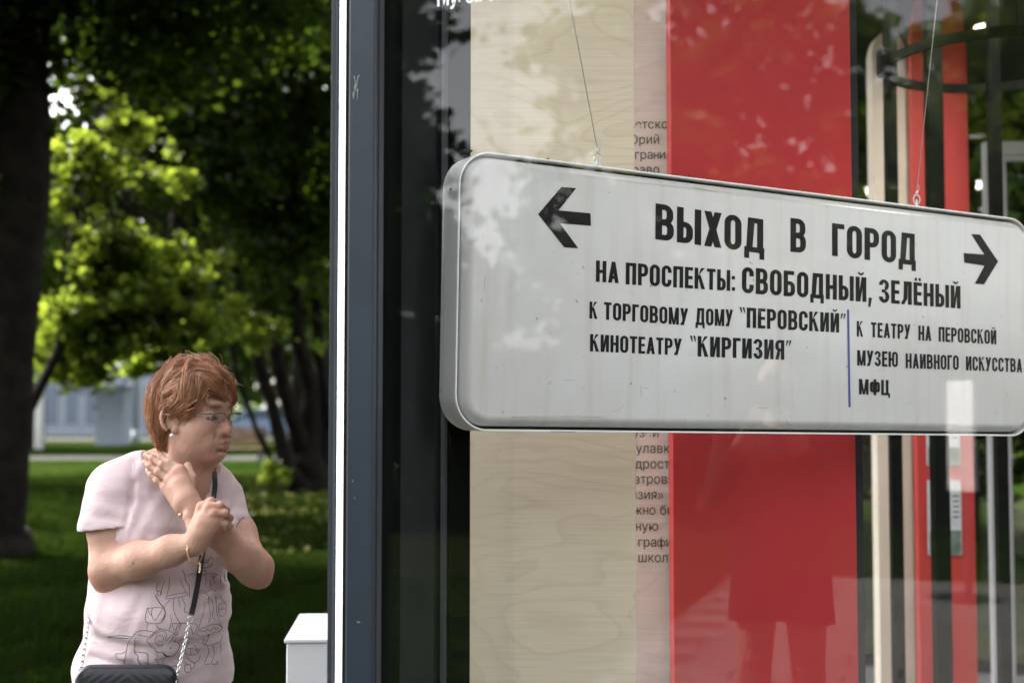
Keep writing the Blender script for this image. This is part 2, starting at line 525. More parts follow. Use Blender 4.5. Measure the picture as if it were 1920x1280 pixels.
# unseen tree added left of the woman to shade her and the pavilion
tree('broad unseen tree added beside the pavilion to shade it and the woman', -5.6, 6.4,
     [(-4.8, 6.5, 7.2, 3.0, 2.6, 1.6), (-3.4, 8.2, 6.6, 2.6, 2.4, 1.4), (-7.5, 7.5, 7.5, 3, 2.6, 2.2), (-5.2, 10.5, 8.0, 3.2, 2.6, 1.8), (-2.6, 5.6, 8.4, 2.4, 2.2, 1.4), (-8, 11, 8, 3, 2.6, 2)],
     90000, 0.15, 'leaf_dark', [([(-5.6, 6.4, 0), (-5.5, 6.4, 2), (-5.3, 6.5, 4.5), (-5.0, 6.6, 7)], [.36, .28, .24, .16])], seed=31)
# trees behind the pavilion on the right
rt = [('dark leafy tree seen through the pavilion glass, left one', 1.5, 13.5, 4.2), ('dark leafy tree seen through the pavilion glass, middle one', 5.2, 15, 4.0), ('dark leafy tree seen through the pavilion glass, right one', 8.8, 14, 4.0)]
for i, (lab, x, y, z) in enumerate(rt):
    tree(lab, x, y, [(x, y, z, 2.4, 2, 2.6), (x - 1.4, y, z - 1.4, 1.7, 1.5, 1.7), (x + 1.3, y - .5, z - 1.6, 1.6, 1.5, 1.6), (x, y, z + 2.6, 2.2, 2, 1.8), (x, y + 1, 1.3, 2.4, 1.2, .9)],
         34000, 0.16, 'leaf_dark' if i == 0 else 'leaf', [([(x, y, 0), (x, y, 2), (x + .1, y, z), (x + .1, y, z + 2)], [.25, .2, .17, .1])], seed=40 + i)
M['leaf_sunny'] = leaf_material('leaf_sunny', (0.085, 0.120, 0.020), (0.12, 0.16, 0.015), .5)  # brightened leaf copy: sunlight on the reflected crowns is put into the colour
M['leaf_back'] = leaf_material('leaf_back', (0.020, 0.036, 0.008), (0.035, 0.06, 0.006))  # darkened leaf copy: shade behind the camera is put into the colour
# trees behind the camera that show as reflections in the glass
bk = [(3.0, -15, 4.6, 'tree across the plaza reflected in the glass, sunlit crown in the middle'), (8.5, -13, 4.6, 'tree across the plaza reflected in the glass, near the right end'),
      (-3.0, -16, 4.9, 'tree across the plaza reflected in the glass, left of the middle'), (13.5, -9, 4.8, 'tree across the plaza reflected in the glass, far right'),
      (-8.5, -13, 4.6, 'tree across the plaza reflected in the glass, far left'), (6.0, -19, 5.2, 'taller tree across the plaza behind the others'), (0, -21, 5.4, 'tallest tree across the plaza behind the others'),
      (-13, -8, 4.6, 'tree left of the plaza near the lawn edge'), (-6, -20, 5.2, 'broad tree across the plaza behind the left one'), (12, -17, 5.2, 'broad tree across the plaza behind the right one')]
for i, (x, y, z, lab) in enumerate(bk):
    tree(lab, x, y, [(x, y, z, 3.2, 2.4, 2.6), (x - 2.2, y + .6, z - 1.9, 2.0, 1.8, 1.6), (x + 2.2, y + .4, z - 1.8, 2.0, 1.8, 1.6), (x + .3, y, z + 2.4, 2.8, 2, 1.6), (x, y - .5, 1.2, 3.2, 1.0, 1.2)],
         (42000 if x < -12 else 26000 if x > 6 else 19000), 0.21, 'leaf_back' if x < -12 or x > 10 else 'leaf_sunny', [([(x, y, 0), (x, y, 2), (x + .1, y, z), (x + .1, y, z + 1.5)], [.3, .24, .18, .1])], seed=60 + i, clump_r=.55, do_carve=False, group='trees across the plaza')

# hedges added round the plaza to hide the bright horizon from the reflections
def hedge(x0, y0, x1, y1, lab, seed, h=2.3):
    rg = np.random.default_rng(seed)
    n = 11000
    t = rg.uniform(0, 1, n); L = math.hypot(x1 - x0, y1 - y0)
    ux, uy = (x1 - x0) / L, (y1 - y0) / L
    w = rg.uniform(-.55, .55, n); z = rg.uniform(0.02, h, n)
    # gather the leaves at the faces of the hedge
    w = np.sign(w) * (.55 - np.abs(rg.normal(0, .08, n))) + .08 * np.sin(t * L * 2.1)
    top = rg.uniform(0, 1, n) < .25
    z = np.where(top, h + rg.normal(0, .05, n) + .1 * np.sin(t * L * 1.3), z); w = np.where(top, rg.uniform(-.5, .5, n), w)
    P_ = np.stack([(x0 + ux * t * L) - uy * w, (y0 + uy * t * L) + ux * w, z], 1)
    e = empty('hedge', (x0, y0, 0), 0, lab, 'hedge', 'hedges added round the plaza')
    leaf_mesh('foliage', P_ - np.array([x0, y0, 0]), .16, M['leaf_back'], e, seed)
    a = math.atan2(uy, ux)
    box('twig_core', (0, -.42, 0), (L, .42, h - .12), M['bark'], e, rot=(0, 0, a))
hedge(-16, -12.5, 1.5, -12.5, 'long dark hedge added across the plaza to darken the reflections, left stretch', 91)
hedge(1.7, -12.5, 17, -12.5, 'long dark hedge added across the plaza to darken the reflections, right stretch', 92)
hedge(17.5, -12, 17.5, 3, 'dark hedge added on the right of the plaza to darken the reflections', 93)

# grass blades standing on the lawn, nearer part
def grass():
    rg = np.random.default_rng(3)
    n = 120000
    y = 6.0 + 22 * rg.uniform(0, 1, n) ** 1.6
    x = rg.uniform(-0.48, -0.05, n) * y
    h = rg.uniform(.03, .085, n) * (1 + .6 * (np.sin(x * 2.3) * np.cos(y * 1.7)))
    a = rg.uniform(0, 6.28, n); w = rg.uniform(.004, .008, n) * (1 + y / 12)
    dx, dy = np.cos(a) * w, np.sin(a) * w
    lx, ly = rg.normal(size=n) * h * .4, rg.normal(size=n) * h * .4
    V = np.stack([np.stack([x - dx, y - dy, 0 * x], 1), np.stack([x + dx, y + dy, 0 * x], 1), np.stack([x + lx, y + ly, h], 1)], 1).reshape(-1, 3)
    me = bpy.data.meshes.new('grass')
    me.vertices.add(len(V)); me.vertices.foreach_set('co', V.ravel())
    me.loops.add(n * 3); me.loops.foreach_set('vertex_index', np.arange(n * 3))
    me.polygons.add(n); me.polygons.foreach_set('loop_start', np.arange(n) * 3)
    me.update(calc_edges=True); me.materials.append(M['grass'])
    tagit(link_mesh('grass', me, None), 'short green grass covering the park lawn', 'grass', kind='stuff')
grass()
# dry yellow leaves added to brighten the sunlit grass near the leaning trunks
def litter():
    rg = np.random.default_rng(15)
    n = 1100
    y = rg.normal(20.0, 3.4, n); px = rg.normal(505, 110, n)
    x = (px - 960) / 2400 * y
    ok = (y > 13) & (y < 26)
    P_ = np.stack([x, y, rg.uniform(.015, .04, n)], 1)[ok]
    m = leaf_material('dry_leaf', (.10, .10, .030), (.09, .095, .02), .6)
    o = leaf_mesh('sun_patch_leaves', P_, .055, m, None, 16)
    tagit(o, 'dry yellow leaves added to brighten the sunlit grass near the leaning trunks', 'fallen leaves', kind='stuff')
litter()
# small bright seedling shrub at the foot of the leaning trunks
p = W(515, 905, 22.5)
tree('small yellow-green seedling bush at the foot of the leaning trunks', p.x, 22.5, [(p.x, 22.5, .32, .22, .2, .24)], 500, .09, 'leaf_bright',
     None, seed=77, name='seedling_bush', cat='bush', group=None, clump_r=.15, do_carve=False)
add_shaft((p.x, 22.5, .3), .5)

# ============================================================ far street: building, lamp post, bench, car
M['facade'] = material('facade', (0.22, 0.25, 0.31), 0.7, noise_amt=0.08)
M['pane'] = material('window_pane', (0.10, 0.13, 0.18), 0.15)
M['white'] = material('white_paint', (0.78, 0.78, 0.77), 0.5, noise_amt=0.05)
M['sash'] = material('sash_paint', (.36, .39, .44), .6, noise_amt=.1)
def street():
    b = empty('kiosk_building', (X_at(170, 68), 68, 0), 0, 'long pale grey-blue building with tall windows across the road at the left', 'building')
    box('wall', (-7, 0, 0), (5, 6, 3.6), M['facade'], b)
    for i in range(11):
        x = -6.7 + i * 1.06
        fr = box('window', (x, -.06, .5), (x + .82, .02, 2.7), M['sash'], b)
        box('pane', (x + .06, -.075, .56), (x + .76, -.05, 2.64), M['pane'], fr)
    box('roof', (-7.2, -.3, 3.6), (5.2, 6.2, 3.85), M['white'], b)
    l = empty('lamp_post', (X_at(75, 46), 46, 0), 0, 'pale lamp post rising from the grass at the left', 'lamp post')
    tube('pole', [(0, 0, 0), (0, 0, 5.5)], [.17, .11], M['white'], l)
    tube('arm', [(0, 0, 5.5), (.4, 0, 5.9), (1.1, 0, 6.0)], .05, M['white'], l)
    box('lamp_head', (1.0, -.12, 5.9), (1.6, .12, 6.05), M['white'], l, .03)
    l = empty('street_pole', (X_at(255, 54), 54, 0), 0, 'thin grey pole just left of the woman\'s head', 'pole')
    tube('pole', [(0, 0, 0), (0, 0, 6)], [.13, .1], M['facade'], l)
    tube('collar', [(0, 0, 0), (0, 0, .5)], .17, M['facade'], l)
    l = empty('white_kiosk', (X_at(205, 50), 50, 0), 0, 'small pale kiosk standing behind the slim trunk', 'kiosk')
    box('wall', (-.55, 0, 0), (.55, 1, 2.25), M['facade'], l, .03)
    box('roof', (-.65, -.1, 2.25), (.65, 1.1, 2.35), M['facade'], l)
    box('hatch', (-.35, -.03, 1.0), (.35, .01, 1.7), M['facade'], l)
    # bench
    M['bench'] = material('bench_wood', (0.16, 0.09, 0.05), 0.6, noise_amt=.2, noise_scale=12)
    M['iron'] = material('iron', (0.03, 0.03, 0.03), 0.5, noise_amt=.2)
    be = empty('park_bench', (X_at(440, 33), 33, 0), 0, 'brown slatted park bench beyond the woman\'s face', 'bench')
    for k in range(4):
        box('backrest_slat', (-.8, .2, .55 + k * .12), (.8, .235, .64 + k * .12), M['bench'], be, .004)
        box('seat_slat', (-.8, -.3 + k * .12, .43), (.8, -.2 + k * .12, .465), M['bench'], be, .004)
    for sx in (-.7, .7):
        for sy in (-.25, .2):
            box('leg', (sx - .03, sy - .03, 0), (sx + .03, sy + .03, .43 if sy < 0 else 1.0), M['iron'], be)
    # parked cars
    M['car_white'] = material('car_white', (0.42, 0.44, 0.48), 0.25, coat=.5)
    M['car_blue'] = material('car_blue', (0.25, 0.34, 0.55), 0.25, coat=.5)
    M['rubber'] = material('rubber', (0.02, 0.02, 0.02), 0.8)
    def car(px, y, mat, label):
        c = empty('parked_car', (X_at(px, y), y, 0), R(12), label, 'car', 'cars parked along the road')
        prof = [(-2.1, .35), (-2.15, .75), (-1.5, .95), (-.9, 1.42), (.7, 1.45), (1.5, .98), (2.1, .85), (2.15, .35)]
        prism('body', prof, -.85, .85, mat, c)
        w = [(-1.3, .97), (-.82, 1.35), (.62, 1.38), (1.25, .99)]
        prism('side_window', w, -.862, -.852, M['pane'], c)
        for wx in (-1.35, 1.35):
            v, f = tube_data([(wx, -.88, .33), (wx, -.66, .33)], .33, 18)
            wh = from_py('wheel', v, f, M['rubber'], c)
            v, f = tube_data([(wx, -.892, .33), (wx, -.87, .33)], .19, 14)
            from_py('rim', v, f, M['facade'], wh)
    car(500, 58, M['car_blue'], 'blue car parked by the road seen between the leaning trunks')
    car(620, 59, M['car_white'], 'pale silver car parked by the road seen right of the leaning trunks')
street()
# ============================================================ glass pavilion
PAV = empty('glass_pavilion', pav(0, 0), PAV_ROT, 'glass pavilion with slate-blue corner post and lit white edge strip', 'pavilion')
A19 = R(19)
def lx_at(px, ly=0.0):
    a = math.atan2(ray(px, 760).x, ray(px, 760).y)
    return (GL_D + ly) * math.tan(a - A19)
L0 = lx_at(712)
def ly_side(px):
    a = math.atan2(ray(px, 760).x, ray(px, 760).y)
    return L0 / math.sin(a - A19) * math.cos(a - A19) - GL_D
TOP = 3.35

def glass_material(name='glass', tint=(1, 1, 1), f0=0.029):
    m = bpy.data.materials.new(name)
    m.use_nodes = True
    n, l = m.node_tree.nodes, m.node_tree.links
    n.clear()
    out = n.new('ShaderNodeOutputMaterial')
    tr = n.new('ShaderNodeBsdfTransparent'); tr.inputs[0].default_value = (*tint, 1)
    gl = n.new('ShaderNodeBsdfGlossy'); gl.inputs['Roughness'].default_value = 0.0
    geo = n.new('ShaderNodeNewGeometry')
    dot = n.new('ShaderNodeVectorMath'); dot.operation = 'DOT_PRODUCT'
    l.new(geo.outputs['Normal'], dot.inputs[0]); l.new(geo.outputs['Incoming'], dot.inputs[1])
    ab = n.new('ShaderNodeMath'); ab.operation = 'ABSOLUTE'; l.new(dot.outputs['Value'], ab.inputs[0])
    om = n.new('ShaderNodeMath'); om.operation = 'SUBTRACT'; om.inputs[0].default_value = 1; l.new(ab.outputs[0], om.inputs[1])
    pw = n.new('ShaderNodeMath'); pw.operation = 'POWER'; pw.inputs[1].default_value = 5; l.new(om.outputs[0], pw.inputs[0])
    ma = n.new('ShaderNodeMath'); ma.operation = 'MULTIPLY_ADD'; ma.inputs[1].default_value = 1 - f0; ma.inputs[2].default_value = f0
    l.new(pw.outputs[0], ma.inputs[0])
    # faint smears of dust
    tc = n.new('ShaderNodeTexCoord'); nz = n.new('ShaderNodeTexNoise'); nz.inputs['Scale'].default_value = 2.2; nz.inputs['Detail'].default_value = 6
    l.new(tc.outputs['Object'], nz.inputs['Vector'])
    mr = n.new('ShaderNodeMapRange'); mr.inputs['From Min'].default_value = .45; mr.inputs['From Max'].default_value = .8
    mr.inputs['To Min'].default_value = 0.0; mr.inputs['To Max'].default_value = .0008
    l.new(nz.outputs['Fac'], mr.inputs['Value'])
    df = n.new('ShaderNodeBsdfDiffuse'); df.inputs[0].default_value = (.6, .6, .6, 1)
    mx = n.new('ShaderNodeMixShader'); l.new(ma.outputs[0], mx.inputs[0]); l.new(tr.outputs[0], mx.inputs[1]); l.new(gl.outputs[0], mx.inputs[2])
    m2 = n.new('ShaderNodeMixShader'); l.new(mr.outputs[0], m2.inputs[0]); l.new(mx.outputs[0], m2.inputs[1]); l.new(df.outputs[0], m2.inputs[2])
    l.new(m2.outputs[0], out.inputs[0])
    return m
M['glass'] = glass_material()
M['post'] = material('slate_paint', (0.019, 0.028, 0.041), 0.42, spec=.3, noise_amt=.10, noise_scale=9, bump=.05, bump_scale=40)
M['fin'] = material('fin_paint', (0.025, 0.031, 0.038), 0.45, spec=.2, noise_amt=.1)
M['matte_black'] = material('matte_black', (0.005, 0.006, 0.0055), 0.9, spec=0.0, noise_amt=.2)
M['black'] = material('black_frame', (0.007, 0.008, 0.007), 0.6, spec=.03, noise_amt=.2)
M['darkpanel'] = material('dark_panel', (0.020, 0.0225, 0.023), 0.8, spec=.0, noise_amt=.15, noise_scale=5)
M['led'] = material('led', (1, 1, 1), .5, emit=(1.0, .97, .95), emit_s=.30)
M['scratch'] = material('scratch', (.35, .36, .36), .7)

y_f = -0.045
post = box('corner_post', (lx_at(649, y_f), y_f, 0), (lx_at(700, y_f), -.008, TOP), M['post'], PAV, .004)
box('post_core', (lx_at(649, y_f) + .002, -.0078, 0), (lx_at(700, y_f) - .004, .05, TOP), M['matte_black'], PAV)
post.name = 'corner_post'
box('gasket', (lx_at(700, y_f) - .001, -.03, 0), (lx_at(708, -.03), -.008, TOP), M['fin'], PAV)
box('side_fin', (lx_at(618, y_f), y_f - .004, 0), (lx_at(627, y_f), .05, TOP), M['fin'], PAV, .0015)
box('light_channel', (lx_at(627, y_f), -.034, 0), (lx_at(649, y_f), .05, TOP), M['black'], PAV)
box('light_strip', (lx_at(633, y_f), y_f - .002, 0), (lx_at(639.5, y_f), -.034, TOP), M['led'], PAV, .001)
# scratches on the post
def scr(px, py, pts, w=.0011):
    data = []
    for a, b in pts:
        d = []
        for q in (a, b):
            r = ray(px + q[0], py + q[1])
            a2 = math.atan2(r.x, r.y)
            lx = (GL_D + y_f) * math.tan(a2 - A19)
            hz = (GL_D + y_f) / math.cos(a2 - A19)
            z = CAM_H + r.z / math.hypot(r.x, r.y) * hz
            d.append((lx, y_f - .0003, z))
        data.append(tube_data(d, [w, w * .4], 5))
    v, f = join_data(data)
    from_py('scratch', v, f, M['scratch'], post)
scr(667, 165, [((-3, -22), (0, -8)), ((5, -22), (0, 6)), ((0, -8), (-4, 20)), ((4, 2), (3, 22)), ((-3, 0), (3, -4)), ((-5, 8), (-4, 22)), ((6, -24), (8, -21))], .0008)
scr(672, 1165, [((-2, 0), (3, 1))], .001)
scr(661, 900, [((0, 0), (1, 3))], .0008)
scr(665, 932, [((0, 0), (0, 3))], .0007)
# front panes, side panes, back wall
def pane(x0, x1, y0, y1, z0=.12, z1=TOP - .15): return box('glass_pane', (x0, y0, z0), (x1, y1, z1), M['glass'], PAV)
xa = lx_at(709)
pane(xa, 1.10, -.006, .006)
box('mullion', (1.10, -.04, 0), (1.17, .05, TOP), M['post'], PAV, .003)
pane(1.17, 3.4, -.006, .006)
box('mullion', (3.4, -.04, 0), (3.47, .05, TOP), M['post'], PAV, .003)
DEPTH = 5.3
box('sill', (L0 - .08, -.05, 0), (3.5, .06, .12), M['post'], PAV, .004)
box('head_rail', (L0 - .08, -.05, TOP - .15), (3.5, .06, TOP), M['post'], PAV, .004)
# side wall at the corner, seen from inside through the front pane
s1, s2, s3, s4 = ly_side(755), ly_side(820), ly_side(836), ly_side(870)
box('side_return', (L0 - .09, .05, 0), (L0 - .004, s1, TOP), M['matte_black'], PAV)
box('side_panel', (L0 - .05, s1, 0), (L0 - .006, s2, TOP), M['darkpanel'], PAV)
pane(L0 - .03, L0 - .02, s2, s3)
box('mullion', (L0 - .07, s3 + .02, 0), (L0, s4 + .04, TOP), M['matte_black'], PAV)
box('glass_edge_strip', (L0 - .012, s3, 0), (L0 - .004, s3 + .02, TOP), M['fin'], PAV)  # grey strip standing in for the light along the glass edge
yy = s4 + .04
k = 0
while yy < DEPTH - .5:
    pane(L0 - .03, L0 - .02, yy, min(yy + 1.1, DEPTH))
    box('mullion', (L0 - .06, yy + 1.1, 0), (L0, yy + 1.16, TOP), M['black'], PAV)
    yy += 1.16
xx = L0
while xx < 3.3:
    pane(xx, xx + 1.05, DEPTH, DEPTH + .012)
    box('mullion', (xx + 1.05, DEPTH - .03, 0), (xx + 1.12, DEPTH + .03, TOP), M['black'], PAV)
    xx += 1.12
box('sill', (L0 - .06, DEPTH - .03, 0), (3.5, DEPTH + .04, .12), M['black'], PAV)
M['floor'] = material('floor', (0.10, .10, .095), .5, noise_amt=.15)
M['ceiling'] = material('ceiling', (0.045, .047, .045), .8, noise_amt=.1)
box('floor', (L0, .06, 0.0), (3.45, DEPTH - .03, .06), M['floor'], PAV)
box('ceiling', (L0 - .1, .0605, TOP - .04), (3.55, DEPTH + .05, TOP), M['ceiling'], PAV)
box('roof', (L0 - .25, -.2, TOP + .001), (3.7, DEPTH + .3, TOP + .22), M['fin'], PAV, .01)

# lettering on the glass, cut by the top of the picture
def on_glass(px, py):
    r = ray(px, py); a2 = math.atan2(r.x, r.y)
    lx = GL_D * math.tan(a2 - A19); hz = GL_D / math.cos(a2 - A19)
    return lx, CAM_H + r.z / math.hypot(r.x, r.y) * hz
M['vinyl'] = material('white_vinyl', (.80, .82, .84), .5)
gx, gz = on_glass(821, 14)
o, wdt = text_mesh('Музей станции', 0.0335, M['vinyl'], offset=.0009, parent=PAV)
o.location = (gx, -.0075, gz); o.rotation_euler = (R(90), 0, 0); o.scale = (.93, 1.15, 1)

# ceiling lamps and ring
def downlight(lx, ly, w, label):  # unseen lamps added to brighten the boards inside
    p = pav(lx, ly, TOP - .04)
    d = empty('ceiling_downlight', p, 0, label, 'lamp', 'added downlights in the pavilion ceiling')
    v, f = tube_data([(0, 0, -.003), (0, 0, -.014)], .052, 20); from_py('diffuser', v, f, M['lamp'], d)
    v, f = tube_data([(0, 0, -.001), (0, 0, -.010)], [.058, .066], 20); from_py('trim_ring', v, f, M['black'], d)
    ld = bpy.data.lights.new('added_spot', 'SPOT'); ld.energy = w; ld.spot_size = R(172); ld.spot_blend = .5; ld.shadow_soft_size = .05; ld.color = (1, .95, .88)
    lo = bpy.data.objects.new('added_spot', ld); COL.objects.link(lo); lo.parent = d; lo.location = (0, 0, -.03)
M['lamp'] = material('lamp_glow', (1, 1, 1), .5, emit=(1, .93, .78), emit_s=.45)
dl = W(1848, 43, 5.92)
d = empty('ceiling_downlight', (dl.x, dl.y, TOP - .04), 0, 'round lit downlight set in the dark ceiling at upper right', 'lamp')
v, f = tube_data([(0, 0, -.003), (0, 0, -.018)], .052, 24); from_py('diffuser', v, f, M['lamp'], d)
v, f = tube_data([(0, 0, -.001), (0, 0, -.012)], [.058, .066], 24); from_py('trim_ring', v, f, M['black'], d)
rc = W(1872, 116, 4.45)
ring = empty('ring_lamp', (rc.x, rc.y, rc.z), 0, 'black metal ring hanging from the ceiling in front of the red arched board', 'lamp')
def ring_band(r, h, th):
    n = 64; V = []; F = []
    for k in range(n):
        a = 2 * math.pi * k / n
        for rr, zz in ((r - th, -h), (r, -h), (r, h), (r - th, h)):
            V.append((rr * math.cos(a), rr * math.sin(a), zz))
    for k in range(n):
        k2 = (k + 1) % n
        for j in range(4):
            F.append((k * 4 + j, k2 * 4 + j, k2 * 4 + (j + 1) % 4, k * 4 + (j + 1) % 4))
    return V, F
v, f = ring_band(.39, .017, .012); from_py('band', v, f, M['black'], ring)
for a in (0.3, 2.4, 4.5):
    tube('suspension_rod', [(.38 * math.cos(a), .38 * math.sin(a), 0), (.38 * math.cos(a), .38 * math.sin(a), TOP - .05 - rc.z)], .0025, M['black'], ring, 6)
box('spot_head', (-.425, -.03, -.055), (-.375, .03, .045), M['black'], ring, .012)

for i, (a, b, w, lab) in enumerate([(-.55, .42, .7, 'added ceiling downlight above the plywood board, out of the picture'), (.3, .75, 1.0, 'added ceiling downlight above the hanging sign, out of the picture'),
                                    (.2, 2.2, 8, 'added ceiling downlight above the arched boards, out of the picture'), (-.6, 2.2, 6, 'added ceiling downlight near the side wall, out of the picture'), (1.6, 1.6, 8, 'added ceiling downlight at the right of the pavilion, out of the picture')]):
    downlight(a, b, w, lab)

# ============================================================ boards standing inside
def ply_material(name, c1, c2, line, white=0.0, sc=1.0, lines=10):
    m = bpy.data.materials.new(name); m.use_nodes = True
    n, l = m.node_tree.nodes, m.node_tree.links
    b = n['Principled BSDF']; b.inputs['Roughness'].default_value = .55; b.inputs['Specular IOR Level'].default_value = .3
    tc = n.new('ShaderNodeTexCoord')
    mp = n.new('ShaderNodeMapping'); mp.inputs['Scale'].default_value = (1.6 * sc, 1, 4.2 * sc); mp.inputs['Location'].default_value = (3.1 + white, 1.7, .4)
    l.new(tc.outputs['Object'], mp.inputs['Vector'])
    nz = n.new('ShaderNodeTexNoise'); nz.inputs['Scale'].default_value = 1.25; nz.inputs['Detail'].default_value = 2.2; nz.inputs['Roughness'].default_value = .42
    nz.inputs['Distortion'].default_value = .6
    l.new(mp.outputs[0], nz.inputs['Vector'])
    # add slow vertical drift so that most lines run across the board
    sx = n.new('ShaderNodeSeparateXYZ'); l.new(mp.outputs[0], sx.inputs[0])
    ad = n.new('ShaderNodeMath'); ad.operation = 'MULTIPLY_ADD'; ad.inputs[1].default_value = .085
    l.new(sx.outputs['Z'], ad.inputs[0]); l.new(nz.outputs['Fac'], ad.inputs[2])
    ml = n.new('ShaderNodeMath'); ml.operation = 'MULTIPLY'; ml.inputs[1].default_value = lines; l.new(ad.outputs[0], ml.inputs[0])
    fr = n.new('ShaderNodeMath'); fr.operation = 'FRACT'; l.new(ml.outputs[0], fr.inputs[0])
    rp = n.new('ShaderNodeValToRGB')
    e = rp.color_ramp.elements
    e[0].position = 0.0; e[0].color = (0, 0, 0, 1); e[1].position = 1.0; e[1].color = (0, 0, 0, 1)
    x = e.new(.62); x.color = (.12, .12, .12, 1)
    x = e.new(.93); x.color = (1, 1, 1, 1)
    l.new(fr.outputs[0], rp.inputs[0])
    # fine fibres
    m2 = n.new('ShaderNodeMapping'); m2.inputs['Scale'].default_value = (4, 1, 260); l.new(tc.outputs['Object'], m2.inputs['Vector'])
    nf = n.new('ShaderNodeTexNoise'); nf.inputs['Scale'].default_value = 1.0; nf.inputs['Detail'].default_value = 3; l.new(m2.outputs[0], nf.inputs['Vector'])
    nb = n.new('ShaderNodeTexNoise'); nb.inputs['Scale'].default_value = 2.0; nb.inputs['Detail'].default_value = 2; l.new(tc.outputs['Object'], nb.inputs['Vector'])
    mA = n.new('ShaderNodeMix'); mA.data_type = 'RGBA'; mA.inputs[6].default_value = (*c1, 1); mA.inputs[7].default_value = (*c2, 1); l.new(nb.outputs['Fac'], mA.inputs[0])
    mB = n.new('ShaderNodeMix'); mB.data_type = 'RGBA'; mB.blend_type = 'MIX'; mB.inputs[7].default_value = (*line, 1)
    k = n.new('ShaderNodeMath'); k.operation = 'MULTIPLY'; k.inputs[1].default_value = .17; l.new(rp.outputs[0], k.inputs[0])
    l.new(k.outputs[0], mB.inputs[0]); l.new(mA.outputs[2], mB.inputs[6])
    mC = n.new('ShaderNodeMix'); mC.data_type = 'RGBA'; mC.blend_type = 'MULTIPLY'; mC.inputs[0].default_value = .3
    l.new(mB.outputs[2], mC.inputs[6]); l.new(nf.outputs['Fac'], mC.inputs[7])
    l.new(mC.outputs[2], b.inputs['Base Color'])
    return m
M['ply'] = ply_material('birch_plywood', (.82, .72, .56), (.75, .65, .50), (.40, .27, .14))
M['ply_white'] = ply_material('whitewashed_plywood', (.92, .90, .86), (.86, .84, .80), (.45, .40, .34), 5.0)
M['red'] = material('red_board', (.46, .030, .036), .42, spec=.3, noise_amt=.05, noise_scale=2)
M['red_back'] = material('red_board_back', (.42, .028, .026), .5, noise_amt=.05)
M['cream'] = material('cream_board', (.64, .58, .48), .55, noise_amt=.08, noise_scale=3)
M['cream_edge'] = material('ply_edge', (.26, .19, .12), .7, noise_amt=.2)
M['print'] = material('print_ink', (.035, .04, .04), .6)
FL = .06
HT = 3.24

def board(label, x0, x1, y, dep, mat, h=HT, rot=0.0, cat='display board'):
    t = empty('display_board', (x0, y, FL), rot, label, cat)
    box('board', (0, 0, 0), (x1 - x0, dep, h - FL), mat, t, .0015)
    return t
b1 = board('broad bare birch plywood board left of the red column, behind the hanging sign', X_at(871.5, 3.35), X_at(1191.5, 3.35), 3.35, .018, M['ply'])
b3 = board('broad glossy red column behind the hanging sign', X_at(1261, 3.5), X_at(1602.5, 3.5), 3.5, .095, M['red'])
t3 = box('backing_frame', (X_at(1590, 3.6) - X_at(1261, 3.5), .1, 0), (X_at(1616, 3.6) - X_at(1261, 3.5), .115, HT - FL), M['fin'], b3)
RT = R(-3)
YT = 3.64
b2 = board('pale whitewashed board with rows of small dark text, between plywood and red column', X_at(1120, YT), X_at(1120, YT) + .62, YT, .018, M['ply_white'], rot=RT)
def small_string(txt, size):
    """text set letter run by letter run; the built-in face draws these two letters badly, so they are built here"""
    bm = bmesh.new(); x = 0.0; run = ''
    sp = .085 * size
    def flush():
        nonlocal x, run
        if run:
            q, w = text_mesh(run, size, M['print'])
            x0_ = min(v.co.x for v in q.data.vertices)
            for v in q.data.vertices: v.co.x += x - x0_
            bm.from_mesh(q.data); me = q.data; bpy.data.objects.remove(q); bpy.data.meshes.remove(me)
            x += (w - x0_) + sp
            run = ''
    def rect(a, b, c, d, z=0.0):
        vs = [bm.verts.new((x + p * size, q * size, z)) for p, q in ((a, b), (c, b), (c, d), (a, d))]
        bm.faces.new(vs)
    for ch in txt:
        if ch == 'н':
            flush()
            rect(0, 0, .085, .53); rect(.33, 0, .415, .53); rect(.085, .235, .33, .31)
            x += .415 * size + sp
        elif ch == 'ф':
            flush()
            rect(.275, -.19, .36, .72)
            for cx in (.165, .47):
                for k in range(16):
                    a1, a2 = 2 * math.pi * k / 16, 2 * math.pi * (k + 1) / 16
                    vs = [bm.verts.new((x + (cx + rx * math.cos(t)) * size, (.265 + ry * math.sin(t)) * size, .00006)) for t, rx, ry in ((a1, .09, .20), (a1, .165, .275), (a2, .165, .275), (a2, .09, .20))]
                    bm.faces.new(vs)
            x += .635 * size + sp
        else: run += ch
    flush()
    me = bpy.data.meshes.new('lettering'); bm.to_mesh(me); bm.free()
    return link_mesh('lettering', me, M['print'], b2)
def small_text(full, prefix, px, py, size=.0372):
    pre_w = 0
    if prefix:
        oo, pre_w = text_mesh(prefix + '.', size, M['print'])
        me = oo.data; bpy.data.objects.remove(oo); bpy.data.meshes.remove(me)
        oo, dot = text_mesh('.', size, M['print']); me = oo.data; bpy.data.objects.remove(oo); bpy.data.meshes.remove(me)
        pre_w -= dot
    o = small_string(full, size)
    # intersect the ray with the board plane
    nrm = Vector((math.sin(RT), -math.cos(RT), 0)); p0 = b2.location + nrm * .0012
    d = ray(px, py); t = (p0 - CAMP).dot(nrm) / d.dot(nrm)
    w = CAMP + d * t - b2.location
    lx = w.x * math.cos(RT) + w.y * math.sin(RT)
    o.location = (lx - pre_w * .93, -.0012, w.z)
    o.rotation_euler = (R(90), 0, 0); o.scale = (.93, 1, 1)
